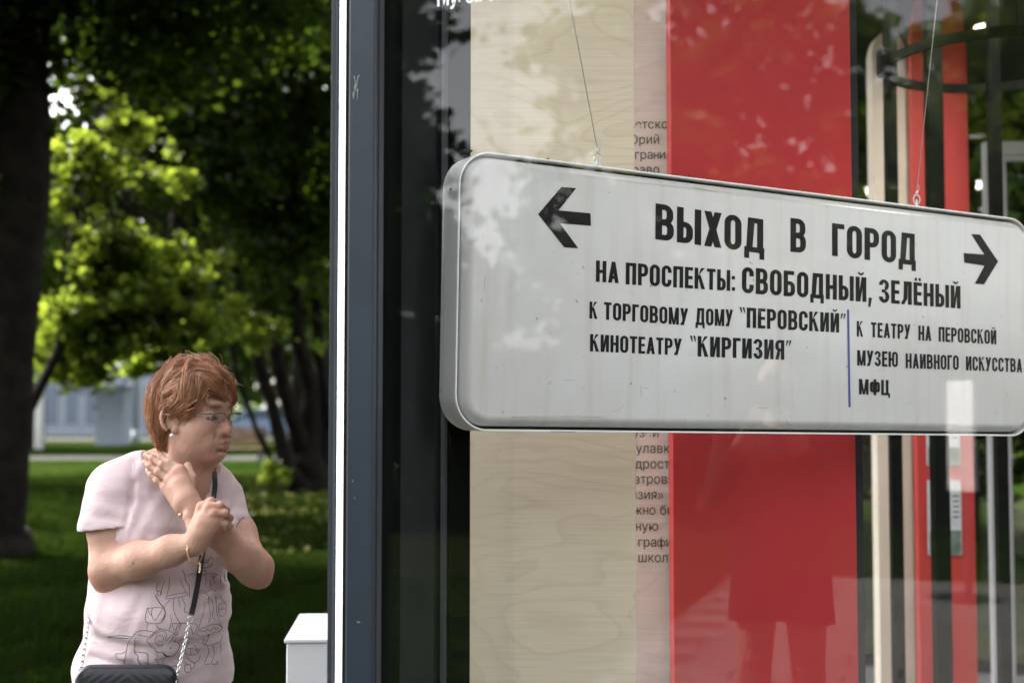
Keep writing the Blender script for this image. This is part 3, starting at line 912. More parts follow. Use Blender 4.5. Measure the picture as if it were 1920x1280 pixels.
for full, pre, px, py in [('советской', 'со', 1179, 242), ('Юрий', '', 1176, 270.5), ('пограничный', 'по', 1191, 298.5), ('право', 'пр', 1200, 326.5),
                          ('музей', 'му', 1200, 819), ('булавки', 'б', 1193, 848.5), ('подросток', 'по', 1192, 877.5), ('театров:', 'те', 1188, 906),
                          ('«Киргизия»', '«Кирги', 1196, 935), ('можно было', 'мо', 1188, 964), ('главную', 'глав', 1193, 994), ('графику', '', 1197, 1024), ('школьный', '', 1197, 1053)]:
    small_text(full, pre, px, py)

YB = 5.5
def arch_board(label, px0, px1, ytop, yspring, mat, apex=.5, dep=.03, y=YB, edge=None):
    x0, x1 = X_at(px0, y), X_at(px1, y)
    zs, zt = Z_at(yspring, y), Z_at(ytop, y)
    t = empty('arched_board', (x0, y, FL), 0, label, 'display board')
    w = x1 - x0
    out = [(0, 0)]
    for k in range(17):
        a = math.pi * k / 16
        cx = (1 - math.cos(a)) / 2
        zz = zs + (zt - zs) * math.sin(a) ** .75
        # skew the apex
        cx = cx ** (math.log(.5) / math.log(apex)) if apex != .5 else cx
        out.append((w * (cx), zz - FL))
    out.append((w, 0))
    prism('board', out[::-1], 0, dep, mat, t)
    if edge:
        box('edge', (w, .004, 0), (w + edge, .09, zs - FL), M['cream_edge'], t)
    return t
arch_board('narrow cream board with arched top standing behind the black posts', 1644, 1709, 58, 118, M['cream'], dep=.09, edge=.012, y=5.6)
rb = arch_board('tall red board with rounded top and framed prints, right of the cream board', 1718, 1824, -48, 125, M['red_back'], dep=.05, y=5.5)
M['paper'] = material('poster_paper', (.50, .52, .54), .4, noise_amt=.12, noise_scale=14)
M['paper_art'] = material('poster_photo', (.10, .14, .12), .5, noise_amt=.5, noise_scale=22)
def poster(pxa, pxb, pya, pyb, ylean, group='prints on the red arched board'):
    y = 5.488
    x0, x1, z0, z1 = X_at(pxa, y), X_at(pxb, y), Z_at(pyb, y), Z_at(pya, y)
    o = box('print_sheet', (x0 - rb.location.x, -.012, z0 - FL), (x1 - rb.location.x, -.001, z1 - FL), M['paper'], rb, .001)
    w, h = x1 - x0, z1 - z0
    bx, bz = x0 - rb.location.x, z0 - FL
    box('printed_picture', (bx + .004, -.0135, bz + .004), (bx + w - .004, -.0125, bz + h * .33), M['paper_art'], o)
    for k in range(4):
        a = bx + w * (.12 + .16 * k)
        box('printed_figure', (a, -.0137, bz + h * (.45 + .05 * (k % 2))), (a + w * .06, -.0127, bz + h * (.72 + .04 * (k % 3))), M['print'], o)
    for k in range(5):
        box('printed_line', (bx + w * .74, -.0137, bz + h * (.5 + .07 * k)), (bx + w * .93, -.0127, bz + h * (.52 + .07 * k)), M['print'], o)
poster(1737, 1799, 900, 1040, 0)
poster(1737, 1799, 770, 872, 0)
# black posts inside, in front of the arched boards
for px0, px1, lab in [(1670, 1691, 'slim black steel post in front of the cream arched board'), (1750, 1779, 'slim black steel post in front of the red arched board'),
                      (1868, 1889, 'slim black steel post in front of the grey door frame')]:
    y = 4.75
    t = empty('steel_post', (X_at(px0, y), y, FL), 0, lab, 'post', 'slim black steel posts inside the pavilion')
    w = X_at(px1, y) - X_at(px0, y)
    box('shaft', (0, 0, 0), (w, w, 3.24), M['black'], t, .002)
    box('foot_plate', (-.03, -.03, .0), (w + .03, w + .03, .008), M['black'], t)
# door frame
M['alu'] = material('grey_aluminium', (.36, .36, .38), .4, noise_amt=.05)
y = 6.0
df = empty('door_frame', (X_at(1856, y), y, FL), 0, 'light grey door frame at the far right, behind a black post', 'door frame')
X0 = X_at(1856, y)
def fr(pa, pb, ya, yb, yo=0, n='frame_rail'):
    box(n, (X_at(pa, y) - X0, yo, (Z_at(yb, y) if yb else 0) - (FL if yb else 0)), (X_at(pb, y) - X0, yo + .05, Z_at(ya, y) - FL), M['alu'], df, .002)
fr(1856, 1867, 265, None, n='jamb')
fr(1867.3, 2150, 265, 290)
fr(1887, 1896, 290.5, None, .003, n='jamb')
fr(1896.3, 2120, 291, 301, .006)
# ============================================================ the hanging light-box sign
ES = ray(5400, 850).normalized()
UPV = (Vector((0, 0, 1)) - ES * ES.z).normalized()
NS = ES.cross(UPV).normalized()            # points away from the reader
if NS.y < 0: NS = -NS
SP0 = W(853, 760, 2.72)
def on_sign(px, py, off=0.0):
    p0 = SP0 + NS * off
    d = ray(px, py)
    t = (p0 - CAMP).dot(NS) / d.dot(NS)
    w = CAMP + d * t - SP0
    return w.dot(ES), w.dot(UPV)
SIGN = empty('hanging_sign', SP0, 0, 'long white light-box sign with black arrows and lettering hanging on two wires', 'sign')
Mx = Matrix((ES, NS, UPV)).transposed().to_4x4()
SIGN.matrix_world = Matrix.Translation(SP0) @ Mx
sL = 0.0
sR = on_sign(1934, 700)[0]
tT = (on_sign(894, 281)[1] + on_sign(1359, 340.6)[1] + on_sign(1800, 396)[1]) / 3
tB = (on_sign(894, 806)[1] + on_sign(1360, 813.7)[1] + on_sign(1850, 817)[1]) / 3
SD = 0.082
def rrect(x0, x1, z0, z1, r, n=14):
    P = []
    for cx, cz, a0 in ((x1 - r, z1 - r, 0), (x0 + r, z1 - r, 90), (x0 + r, z0 + r, 180), (x1 - r, z0 + r, 270)):
        for k in range(n + 1):
            a = R(a0 + 90 * k / n)
            P.append((cx + r * math.cos(a), cz + r * math.sin(a)))
    # add points along the long edges
    return P
def sign_material():
    m = bpy.data.materials.new('sign_acrylic'); m.use_nodes = True
    n, l = m.node_tree.nodes, m.node_tree.links
    b = n['Principled BSDF']; b.inputs['Roughness'].default_value = .22; b.inputs['Specular IOR Level'].default_value = .5
    tc = n.new('ShaderNodeTexCoord')
    nz = n.new('ShaderNodeTexNoise'); nz.inputs['Scale'].default_value = 3.0; nz.inputs['Detail'].default_value = 5; nz.inputs['Roughness'].default_value = .6
    l.new(tc.outputs['Object'], nz.inputs['Vector'])
    r = n.new('ShaderNodeValToRGB')
    r.color_ramp.elements[0].position = .3; r.color_ramp.elements[0].color = (.53, .52, .50, 1)
    r.color_ramp.elements[1].position = .7; r.color_ramp.elements[1].color = (.585, .595, .60, 1)
    l.new(nz.outputs['Fac'], r.inputs[0])
    # grime: specks
    sp = n.new('ShaderNodeTexNoise'); sp.inputs['Scale'].default_value = 60; sp.inputs['Detail'].default_value = 5
    l.new(tc.outputs['Object'], sp.inputs['Vector'])
    rs = n.new('ShaderNodeValToRGB')
    rs.color_ramp.elements[0].position = .70; rs.color_ramp.elements[0].color = (1, 1, 1, 1)
    rs.color_ramp.elements[1].position = .78; rs.color_ramp.elements[1].color = (.35, .33, .28, 1)
    l.new(sp.outputs['Fac'], rs.inputs[0])
    # streaky vertical dirt
    mp = n.new('ShaderNodeMapping'); mp.inputs['Scale'].default_value = (26, 1, 2.2); l.new(tc.outputs['Object'], mp.inputs['Vector'])
    st = n.new('ShaderNodeTexNoise'); st.inputs['Scale'].default_value = 1; st.inputs['Detail'].default_value = 4; l.new(mp.outputs[0], st.inputs['Vector'])
    r3 = n.new('ShaderNodeValToRGB')
    r3.color_ramp.elements[0].position = .5; r3.color_ramp.elements[0].color = (1, 1, 1, 1)
    r3.color_ramp.elements[1].position = .85; r3.color_ramp.elements[1].color = (.86, .83, .76, 1)
    l.new(st.outputs['Fac'], r3.inputs[0])
    m1 = n.new('ShaderNodeMix'); m1.data_type = 'RGBA'; m1.blend_type = 'MULTIPLY'; m1.inputs[0].default_value = 1
    m2 = n.new('ShaderNodeMix'); m2.data_type = 'RGBA'; m2.blend_type = 'MULTIPLY'; m2.inputs[0].default_value = 1
    l.new(r.outputs[0], m1.inputs[6]); l.new(rs.outputs[0], m1.inputs[7])
    l.new(m1.outputs[2], m2.inputs[6]); l.new(r3.outputs[0], m2.inputs[7])
    l.new(m2.outputs[2], b.inputs['Base Color'])
    b.inputs['Subsurface Weight'].default_value = 0.0
    bw = n.new('ShaderNodeTexNoise'); bw.inputs['Scale'].default_value = 5; bw.inputs['Detail'].default_value = 1
    l.new(tc.outputs['Object'], bw.inputs['Vector'])
    bp = n.new('ShaderNodeBump'); bp.inputs['Strength'].default_value = .25; bp.inputs['Distance'].default_value = .01
    l.new(bw.outputs['Fac'], bp.inputs['Height']); l.new(bp.outputs[0], b.inputs['Normal'])
    return m
M['acrylic'] = sign_material()
def chipped_paint():
    m = material('chipped_white_metal', (.88, .90, .88), .5, noise_amt=.06, noise_scale=6)
    n, l = m.node_tree.nodes, m.node_tree.links
    b = n['Principled BSDF']
    src = b.inputs['Base Color'].links[0].from_socket
    tc = n.new('ShaderNodeTexCoord')
    nz = n.new('ShaderNodeTexNoise'); nz.inputs['Scale'].default_value = 22; nz.inputs['Detail'].default_value = 8; nz.inputs['Roughness'].default_value = .7
    l.new(tc.outputs['Object'], nz.inputs['Vector'])
    r = n.new('ShaderNodeValToRGB'); r.color_ramp.elements[0].position = .66; r.color_ramp.elements[0].color = (0, 0, 0, 1); r.color_ramp.elements[1].position = .69; r.color_ramp.elements[1].color = (1, 1, 1, 1)
    l.new(nz.outputs['Fac'], r.inputs[0])
    mx = n.new('ShaderNodeMix'); mx.data_type = 'RGBA'; mx.inputs[7].default_value = (.24, .25, .24, 1)
    l.new(r.outputs[0], mx.inputs[0]); l.new(src, mx.inputs[6]); l.new(mx.outputs[2], b.inputs['Base Color'])
    return m
M['rim'] = chipped_paint()
M['groove'] = material('dark_groove', (.012, .012, .010), .8)
M['ink'] = material('sign_ink', (.006, .006, .007), .5, spec=.12)
M['blue'] = material('sign_blue', (.010, .03, .22), .4)
def sign_body():
    # metal rim: loops of rounded rectangles
    rr = .078
    th = .0035
    loops = []
    def lp(inset, depth, extra_r=0.0):
        return [(x, depth, z) for x, z in rrect(sL + inset, sR - inset, tB + inset, tT - inset, max(rr - inset + extra_r, .01))]
    seq = [lp(.004, SD), lp(0, SD - .003), lp(0, .0555), lp(.0008, .055), lp(0, .0545), lp(0, .0025), lp(.001, .0), lp(th, .0), lp(th + .0006, .001), lp(th + .0008, .05)]
    V, F = [], []
    n = len(seq[0])
    for s in seq: V += s
    for i in range(len(seq) - 1):
        for k in range(n):
            k2 = (k + 1) % n
            F.append((i * n + k, i * n + k2, (i + 1) * n + k2, (i + 1) * n + k))
    F.append(tuple(range(n)))
    o = from_py('rim', V, F, M['rim'], SIGN, False)
    # groove floor
    g = lp(th + .001, .028)
    V = g; F = [tuple(range(n))]
    from_py('groove', V, F, M['groove'], SIGN)
    # bulging acrylic plate
    base_in = .0105
    seq = [lp(base_in + .001, .027)]
    B = .023
    for k in range(10):
        a = k / 9 * math.pi / 2
        seq.append(lp(base_in + B * (1 - math.cos(a)) , -.012 + .034 * (1 - math.sin(a)), .0))
    V, F = [], []
    for s in seq: V += s
    for i in range(len(seq) - 1):
        for k in range(n):
            k2 = (k + 1) % n
            F.append((i * n + k, i * n + k2, (i + 1) * n + k2, (i + 1) * n + k))
    o0 = (len(seq) - 1) * n
    F.append(tuple(o0 + k for k in range(n)))
    p = from_py('acrylic_face', V, F, M['acrylic'], SIGN, True)
    p.data.polygons[len(F) - 1].use_smooth = False
    bm = bmesh.new(); bm.from_mesh(p.data); bmesh.ops.recalc_face_normals(bm, faces=bm.faces); bm.to_mesh(p.data); bm.free()
    # screws, clips and patches on the rim
    for s in (.02, .45, .92, 1.4):
        box('clip', (s, .02, tT), (s + .022, .045, tT + .004), M['groove'], SIGN, .001)
    for s, d in ((.235, .03), (.31, .035), (.62, .02)):
        v, f = tube_data([(s, d, tT), (s + .002, d, tT + .008)], [.004, .003], 8); from_py('bolt', v, f, M['groove'], SIGN)
    v, f = tube_data([(sL - .001, .035, tT - .085), (sL - .004, .035, tT - .085)], [.003, .003], 8); from_py('bolt', v, f, M['groove'], SIGN)
    box('scuff', (.235, -.0005, tB + .0002), (.30, .0, tB + .0012), M['groove'], SIGN)
sign_body()

# --- condensed block lettering drawn as polygons: every glyph is a list of convex polygons in a unit-high box
S_, T_ = .185, .155
def rc_(x0, y0, x1, y1): return [(x0, y0), (x1, y0), (x1, y1), (x0, y1)]
def arc_(cx, cy, ro, ri, a0, a1, n=10):
    """quad strip of an elliptical ring sector; ro, ri = (rx, ry)"""
    out = []
    for k in range(n):
        a, b = R(a0 + (a1 - a0) * k / n), R(a0 + (a1 - a0) * (k + 1) / n)
        out.append([(cx + ri[0] * math.cos(a), cy + ri[1] * math.sin(a)), (cx + ro[0] * math.cos(a), cy + ro[1] * math.sin(a)),
                    (cx + ro[0] * math.cos(b), cy + ro[1] * math.sin(b)), (cx + ri[0] * math.cos(b), cy + ri[1] * math.sin(b))])
    return out
def oval(x0, w, y0=0, y1=1, s=S_, t=T_, parts='TBLR'):
    cx = x0 + w / 2; r = w / 2; ry = min(r * 1.0, (y1 - y0) / 2)
    o = []
    if 'T' in parts: o += arc_(cx, y1 - ry, (r, ry), (r - s, ry - t), 0, 180, 14)
    if 'B' in parts: o += arc_(cx, y0 + ry, (r, ry), (r - s, ry - t), 180, 360, 14)
    if 'L' in parts: o.append(rc_(x0, y0 + ry, x0 + s, y1 - ry))
    if 'R' in parts: o.append(rc_(x0 + w - s, y0 + ry, x0 + w, y1 - ry))
    return o
def bowl(x0, xR, y0, y1, s=S_, t=T_):
    h = (y1 - y0) / 2; r = min(h, .24)
    o = [rc_(x0, y1 - t, xR - r, y1), rc_(x0, y0, xR - r, y0 + t)]
    o += arc_(xR - r, y1 - r, (r, r), (max(r - s, .02), max(r - t, .02)), 0, 90, 8)
    o += arc_(xR - r, y0 + r, (r, r), (max(r - s, .02), max(r - t, .02)), 270, 360, 8)
    if y1 - r - (y0 + r) > .005: o.append(rc_(xR - s, y0 + r, xR, y1 - r))
    return o
def glyph(c):
    S, T = S_, T_
    w = .50
    if c == ' ': return [], .26
    if c == 'В': return [rc_(0, 0, S, 1)] + bowl(S, .49, .50 - T / 2 + .01, 1) + bowl(S, .51, 0, .50 + T / 2 - .01), .51
    if c == 'Ь': return [rc_(0, 0, S, 1)] + bowl(S, .49, 0, .60), .49
    if c == 'Ы': return [rc_(0, 0, S, 1)] + bowl(S, .45, 0, .60) + [rc_(.50, 0, .50 + S, 1)], .50 + S
    if c == 'Б': return [rc_(0, 0, S, 1), rc_(S, 1 - T, .45, 1)] + bowl(S, .49, 0, .60), .49
    if c == 'Р': return [rc_(0, 0, S, 1)] + bowl(S, .49, .40, 1), .49
    if c == 'Я': return [rc_(.49 - S, 0, .49, 1)] + [[(.49 - x, y) for x, y in q][::-1] for q in bowl(S, .49, .42, 1)] + [[(0, 0), (S, 0), (S + .09, .45), (.12, .45)]], .49
    if c == 'О': return oval(0, .50), .50
    if c == 'С': return oval(0, .49, parts='TBL') + [rc_(.49 - S, .66, .49, .755), rc_(.49 - S, .245, .49, .34)], .49
    if c == 'Ю': return [rc_(0, 0, S, 1), rc_(S, .42, S + .12, .58)] + oval(S + .09, .46, s=.165), S + .55
    if c == 'Э': return oval(0, .49, parts='TBR'), .49
    if c == 'З':
        o = arc_(.235, .755, (.235, .245), (.06, .10), -75, 180, 14) + arc_(.245, .265, (.245, .265), (.06, .115), -180, 80, 14)
        o.append(rc_(.13, .44, .30, .575)); return o, .49
    if c == 'Г': return [rc_(0, 0, S, 1), rc_(S, 1 - T, .40, 1)], .40
    if c == 'Т': return [rc_(.225 - S / 2, 0, .225 + S / 2, 1 - T), rc_(0, 1 - T, .45, 1)], .45
    if c in 'ЕЁ':
        o = [rc_(0, 0, S, 1), rc_(S, 1 - T, .41, 1), rc_(S, 0, .41, T), rc_(S, .43, .39, .43 + T)]
        if c == 'Ё': o += [rc_(.06, 1.06, .175, 1.19), rc_(.245, 1.06, .36, 1.19)]
        return o, .41
    if c == 'Н': return [rc_(0, 0, S, 1), rc_(w - S, 0, w, 1), rc_(S, .42, w - S, .42 + T)], w
    if c == 'П': return [rc_(0, 0, S, 1), rc_(w - S, 0, w, 1), rc_(S, 1 - T, w - S, 1)], w
    if c == 'Ц': return [rc_(0, 0, S, 1), rc_(w - S, 0, w, 1), rc_(S, 0, w - S, T), rc_(w - .02, -.17, w + .10, T)], w + .10
    if c in 'ИЙ':
        o = [rc_(0, 0, S, 1), rc_(w - S, 0, w, 1), [(S - .02, 0), (S, 0), (w - S + .02, 1), (w - S, 1)][0:4]]
        o[-1] = [(S * .55, 0), (S * 1.18, 0), (w - S * .55, 1), (w - S * 1.18, 1)]
        if c == 'Й': o += arc_(w / 2, 1.22, (.15, .155), (.075, .08), 195, 345, 10)
        return o, w
    if c == 'Л': return [rc_(w - S, 0, w, 1), rc_(.12, 1 - T, w - S, 1), [(.10, .25), (.10 + S, .25), (.12 + S, 1 - T), (.12, 1 - T)], [(0, 0), (.13, 0), (.10 + S, .25), (.10, .25)], rc_(0, 0, .08, T * .9)], w
    if c == 'Д': return [rc_(.40 - .02, T, .40 - .02 + S, 1), [(.06, T), (.06 + S, T), (.13 + S, 1), (.11, 1)], rc_(.11, 1 - T, .40, 1), rc_(0, 0, .60, T),
                         rc_(0, -.18, .145, 0), rc_(.455, -.18, .60, 0)], .60
    if c == 'А': return [[(0, 0), (S, 0), (.265 + S * .45, 1), (.255 - S * .45, 1)], [(.52 - S, 0), (.52, 0), (.265 + S * .45, 1), (.255 - S * .45, 1)], rc_(.12, .19, .40, .19 + T * .85)], .52
    if c == 'М': return [rc_(0, 0, S * .95, 1), rc_(.64 - S * .95, 0, .64, 1), [(.255, .0), (.36, .0), (S * 1.12, 1), (0, 1)], [(.28, .0), (.385, .0), (.64, 1), (.64 - S * 1.12, 1)]], .64
    if c == 'К': return [rc_(0, 0, S, 1), [(S, .38), (.30 + .03, 1), (.52, 1), (S, .62)][0:4], [(.19, .56), (.30, .68), (.54, 0), (.34, 0)]], .54
    if c == 'Х': return [[(0, 0), (S * 1.1, 0), (.50, 1), (.50 - S * 1.1, 1)], [(.50 - S * 1.1, 0), (.50, 0), (S * 1.1, 1), (0, 1)]], .50
    if c == 'У': return [[(.05, 0), (.05 + S, 0), (.50, 1), (.50 - S, 1)], [(.17, .24), (.30, .30), (S, 1), (0, 1)], rc_(.02, 0, .12, T * .9)], .50
    if c == 'Ф': return [rc_(.34 - S / 2, -.02, .34 + S / 2, 1.02)] + oval(0, .34, .16, .86, s=.16) + oval(.34, .34, .16, .86, s=.16), .68
    if c == ':': return [rc_(0, .02, .17, .19), rc_(0, .56, .17, .73)], .17
    if c == ',': return [[(.0, -.19), (.10, -.19), (.18, .19), (.02, .19)]], .18
    if c == '“': return [[(.11, .72), (.15, .72), (.11, 1), (0, 1)], [(.27, .72), (.31, .72), (.27, 1), (.16, 1)]], .31
    if c == '”': return [[(.0, .72), (.04, .72), (.15, 1), (.04, 1)], [(.16, .72), (.20, .72), (.31, 1), (.20, 1)]], .31
    return [rc_(0, 0, w, 1)], w
GAP = .085
def word(txt, pxl, pxr, ytop, ybot, yr_bot=None, name='lettering', label=None):
    """txt from pxl to pxr; ytop/ybot = cap top and baseline pixels at the left end; yr_bot baseline at the right end"""
    off = -.0122
    s0, t0 = on_sign(pxl, ybot, off)
    _, t1 = on_sign(pxl, ytop, off)
    s1, tr = on_sign(pxr, yr_bot if yr_bot else ybot, off)
    if yr_bot is None: tr = t0
    h = t1 - t0
    gl = [glyph(c) for c in txt]
    tot = sum(g[1] for g in gl) + GAP * (len(gl) - 1)
    kx = (s1 - s0) / tot
    V, F = [], []
    x = 0.0
    q = 0
    for polys, w in gl:
        for pl in polys:
            o = len(V)
            q += 1
            z = off - .0004 - (q % 7) * .00002
            for a, b in pl:
                sx = s0 + (x + a) * kx
                V.append((sx, z, t0 + (tr - t0) * ((x + a) / tot) + b * h))
            F.append(tuple(range(o, o + len(pl))))
        x += w + GAP
    ob = from_py(name, V, F, M['ink'], SIGN)
    bm = bmesh.new(); bm.from_mesh(ob.data)
    for f in bm.faces:
        if f.normal.y > 0: f.normal_flip()
    bm.to_mesh(ob.data); bm.free()
    return ob
word('ВЫХОД', 1228.5, 1433, 381, 448.5, 476)
word('В', 1482, 1511, 408.5, 472)
word('ГОРОД', 1560, 1717, 418, 479.5, 498)
word('НА', 1117, 1160, 488, 528, 531)
word('ПРОСПЕКТЫ:', 1173, 1378, 492, 533, 546)
word('СВОБОДНЫЙ,', 1391, 1635, 500, 549, 567)
word('ЗЕЛЁНЫЙ', 1648, 1801, 523, 567, 578.5)
word('К', 1105, 1120, 565, 597)
word('ТОРГОВОМУ', 1132, 1290, 566, 599, 610)
word('ДОМУ', 1304, 1374, 577, 609, 612)
word('“ПЕРОВСКИЙ”', 1386, 1586, 575.5, 613.5, 624)
word('КИНОТЕАТРУ', 1106, 1278, 626, 658.5, 666)
word('“КИРГИЗИЯ”', 1293, 1484, 629, 667.5, 675)
word('К', 1606.5, 1618, 601.5, 630.5)
word('ТЕАТРУ', 1633, 1707, 604, 632, 636)
word('НА', 1722, 1746, 610, 638, 639)
word('ПЕРОВСКОЙ', 1760, 1868, 612.5, 640, 645.5)
word('МУЗЕЮ', 1607, 1683.5, 656, 685, 688)
word('НАИВНОГО', 1698, 1797.5, 662, 690, 693.5)
word('ИСКУССТВА', 1811, 1916.5, 667.5, 694, 698)
word('МФЦ', 1610.5, 1668.5, 710, 739, 741)
def sign_poly(pts, mat, name):
    V = [(*on_sign(px, py, -.0122),) for px, py in pts]
    V = [(s, -.0127, t) for s, t in V]
    o = from_py(name, V, [tuple(range(len(V)))], mat, SIGN)
    bm = bmesh.new(); bm.from_mesh(o.data)
    for f in bm.faces:
        if f.normal.y > 0: f.normal_flip()
    bmesh.ops.triangulate(bm, faces=bm.faces)
    bm.to_mesh(o.data); bm.free()
    return o
sign_poly([(1008.8, 401.6), (1052.5, 350.6), (1080.3, 353), (1047.5, 394.4), (1107, 400), (1108, 423.4), (1050, 418.8), (1084.4, 465.6), (1057.8, 463.8)], M['ink'], 'arrow')
sign_poly([(1871.3, 490.2), (1837.5, 440), (1820.9, 438.6), (1845, 477), (1806.9, 474.4), (1807.8, 492.5), (1845.7, 498.3), (1827.6, 531.9), (1845, 533.3)], M['ink'], 'arrow')
sign_poly([(1588, 580), (1592, 580.3), (1594.8, 763.3), (1590.8, 763)], M['blue'], 'dividing_line')
# rusty streak along the lower edge
M['rust'] = material('rust_stain', (.42, .27, .13), .6, noise_amt=.4, noise_scale=60)
random.seed(4)
def streak(pts, w=.0006):
    V = [(*on_sign(px, py, -.0122),) for px, py in pts]
    v, f = tube_data([(s, -.0122 + .0004, t) for s, t in V], [w * random.uniform(.4, 1.3) for _ in V], 5)
    from_py('stain', v, f, M['rust'], SIGN)
streak([(960 + i * 9, 781.5 - (i > 3) * .8 + random.uniform(-.6, .6)) for i in range(21)], .0007)
streak([(1150, 771), (1160, 769), (1166, 764), (1170, 757)], .0008)
M['scr_dark'] = material('dark_scratch', (.12, .12, .11), .6)
for pts in ([(1060, 712), (1076, 713)], [(1202, 722), (1202, 745)], [(1206, 727), (1216, 728)], [(1092, 729), (1096, 725)], [(905, 440), (907, 452)], [(887, 432), (888, 437)], [(910, 520), (908, 545)],
            [(1473, 786), (1480, 796)], [(1420, 764), (1440, 764)], [(1704, 756), (1709, 756.5)], [(1868, 770), (1870, 780)], [(1300, 352), (1345, 360)]):
    V = [(*on_sign(px, py, -.0122),) for px, py in pts]
    v, f = tube_data([(s, -.0119, t) for s, t in V], [.0005, .0003], 5)
    from_py('scratch', v, f, M['scr_dark'], SIGN)

# hanging wires with eye bolts
M['steel'] = material('galvanised_steel', (.55, .57, .58), .3, metallic=.9)
M['wire'] = material('wire', (.5, .5, .5), .35, metallic=.7)
def torus_data(c, r, rr, ax1, ax2, n=18, m=8, sc=1.0):
    V, F = [], []
    ax3 = ax1.cross(ax2)
    for i in range(n):
        a = 2 * math.pi * i / n
        d = ax1 * math.cos(a) + ax2 * math.sin(a) * sc
        for j in range(m):
            b = 2 * math.pi * j / m
            V.append(c + d * (r + rr * math.cos(b)) + ax3 * rr * math.sin(b))
    for i in range(n):
        for j in range(m):
            F.append((i * m + j, i * m + (j + 1) % m, ((i + 1) % n) * m + (j + 1) % m, ((i + 1) % n) * m + j))
    return V, F
def hanger(pxb, pyb, pxt, label):
    # base of the eye bolt on the top of the sign
    s, _ = on_sign(pxb, pyb, .04)
    base = SP0 + ES * s + NS * .04 + UPV * tT
    t = empty('hanging_wire', base, 0, label, 'wire', 'wires that carry the sign')
    top = W(pxt, 0, base.y)
    e0 = Vector((0, 0, .041))
    dirv = (top - (base + e0)).normalized()
    L = (TOP - .04 - (base.z + e0.z)) / dirv.z
    tube('wire', [e0, e0 + dirv * L], .0011, M['wire'], t, 6)
    ax1 = (ES * .6 + NS * .35).normalized()
    v, f = torus_data(Vector((0, 0, .012)), .009, .0022, ax1, Vector((0, 0, 1)), sc=1.3); from_py('eye_bolt', v, f, M['steel'], t, True)
    ax2 = (ES - NS * .5).normalized()
    v, f = torus_data(Vector((0, 0, .026)), .0085, .0018, ax2, Vector((0, 0, 1)), sc=1.5); from_py('thimble', v, f, M['steel'], t, True)
    tube('ferrule', [e0 - dirv * .004, e0 + dirv * .010], .0032, M['steel'], t, 8)
    v, f = tube_data([(0, 0, -.001), (0, 0, .003)], [.012, .010], 14); from_py('washer', v, f, M['steel'], t)
    tube('wire_tail', [e0 + Vector((.002, 0, -.002)), e0 + Vector((.008, .0, .018)), e0 + Vector((.003, 0, .03))], .0008, M['wire'], t, 5)
hanger(1121, 303, 1068, 'thin wire rising from the left eye bolt of the hanging sign')
hanger(1719, 385, 1757, 'thin wire rising from the right eye bolt of the hanging sign')

# ============================================================ white box at the left of the post
M['boxwhite'] = material('white_box_paint', (.84, .88, .93), .45, noise_amt=.04, noise_scale=3)
yb = 3.5
x0 = X_at(541, yb)
wb = empty('white_pedestal', (x0, yb, 0), R(4), 'white box-shaped pedestal standing on the grass beside the corner post', 'pedestal')
hz = Z_at(1197, yb)
box('body', (0, 0, .05), (.42, .42, hz - .012), M['boxwhite'], wb, .004)
box('top', (-.006, -.006, hz - .011), (.426, .426, hz), M['boxwhite'], wb, .003)
box('plinth', (.02, .02, 0), (.40, .40, .05), M['black'], wb)
# ============================================================ the woman
WY = 3.1
WB0 = Vector((X_at(300, WY), WY, 0))
def P(px, py, dy=0.0):
    return W(px, py, WY + dy) - WB0

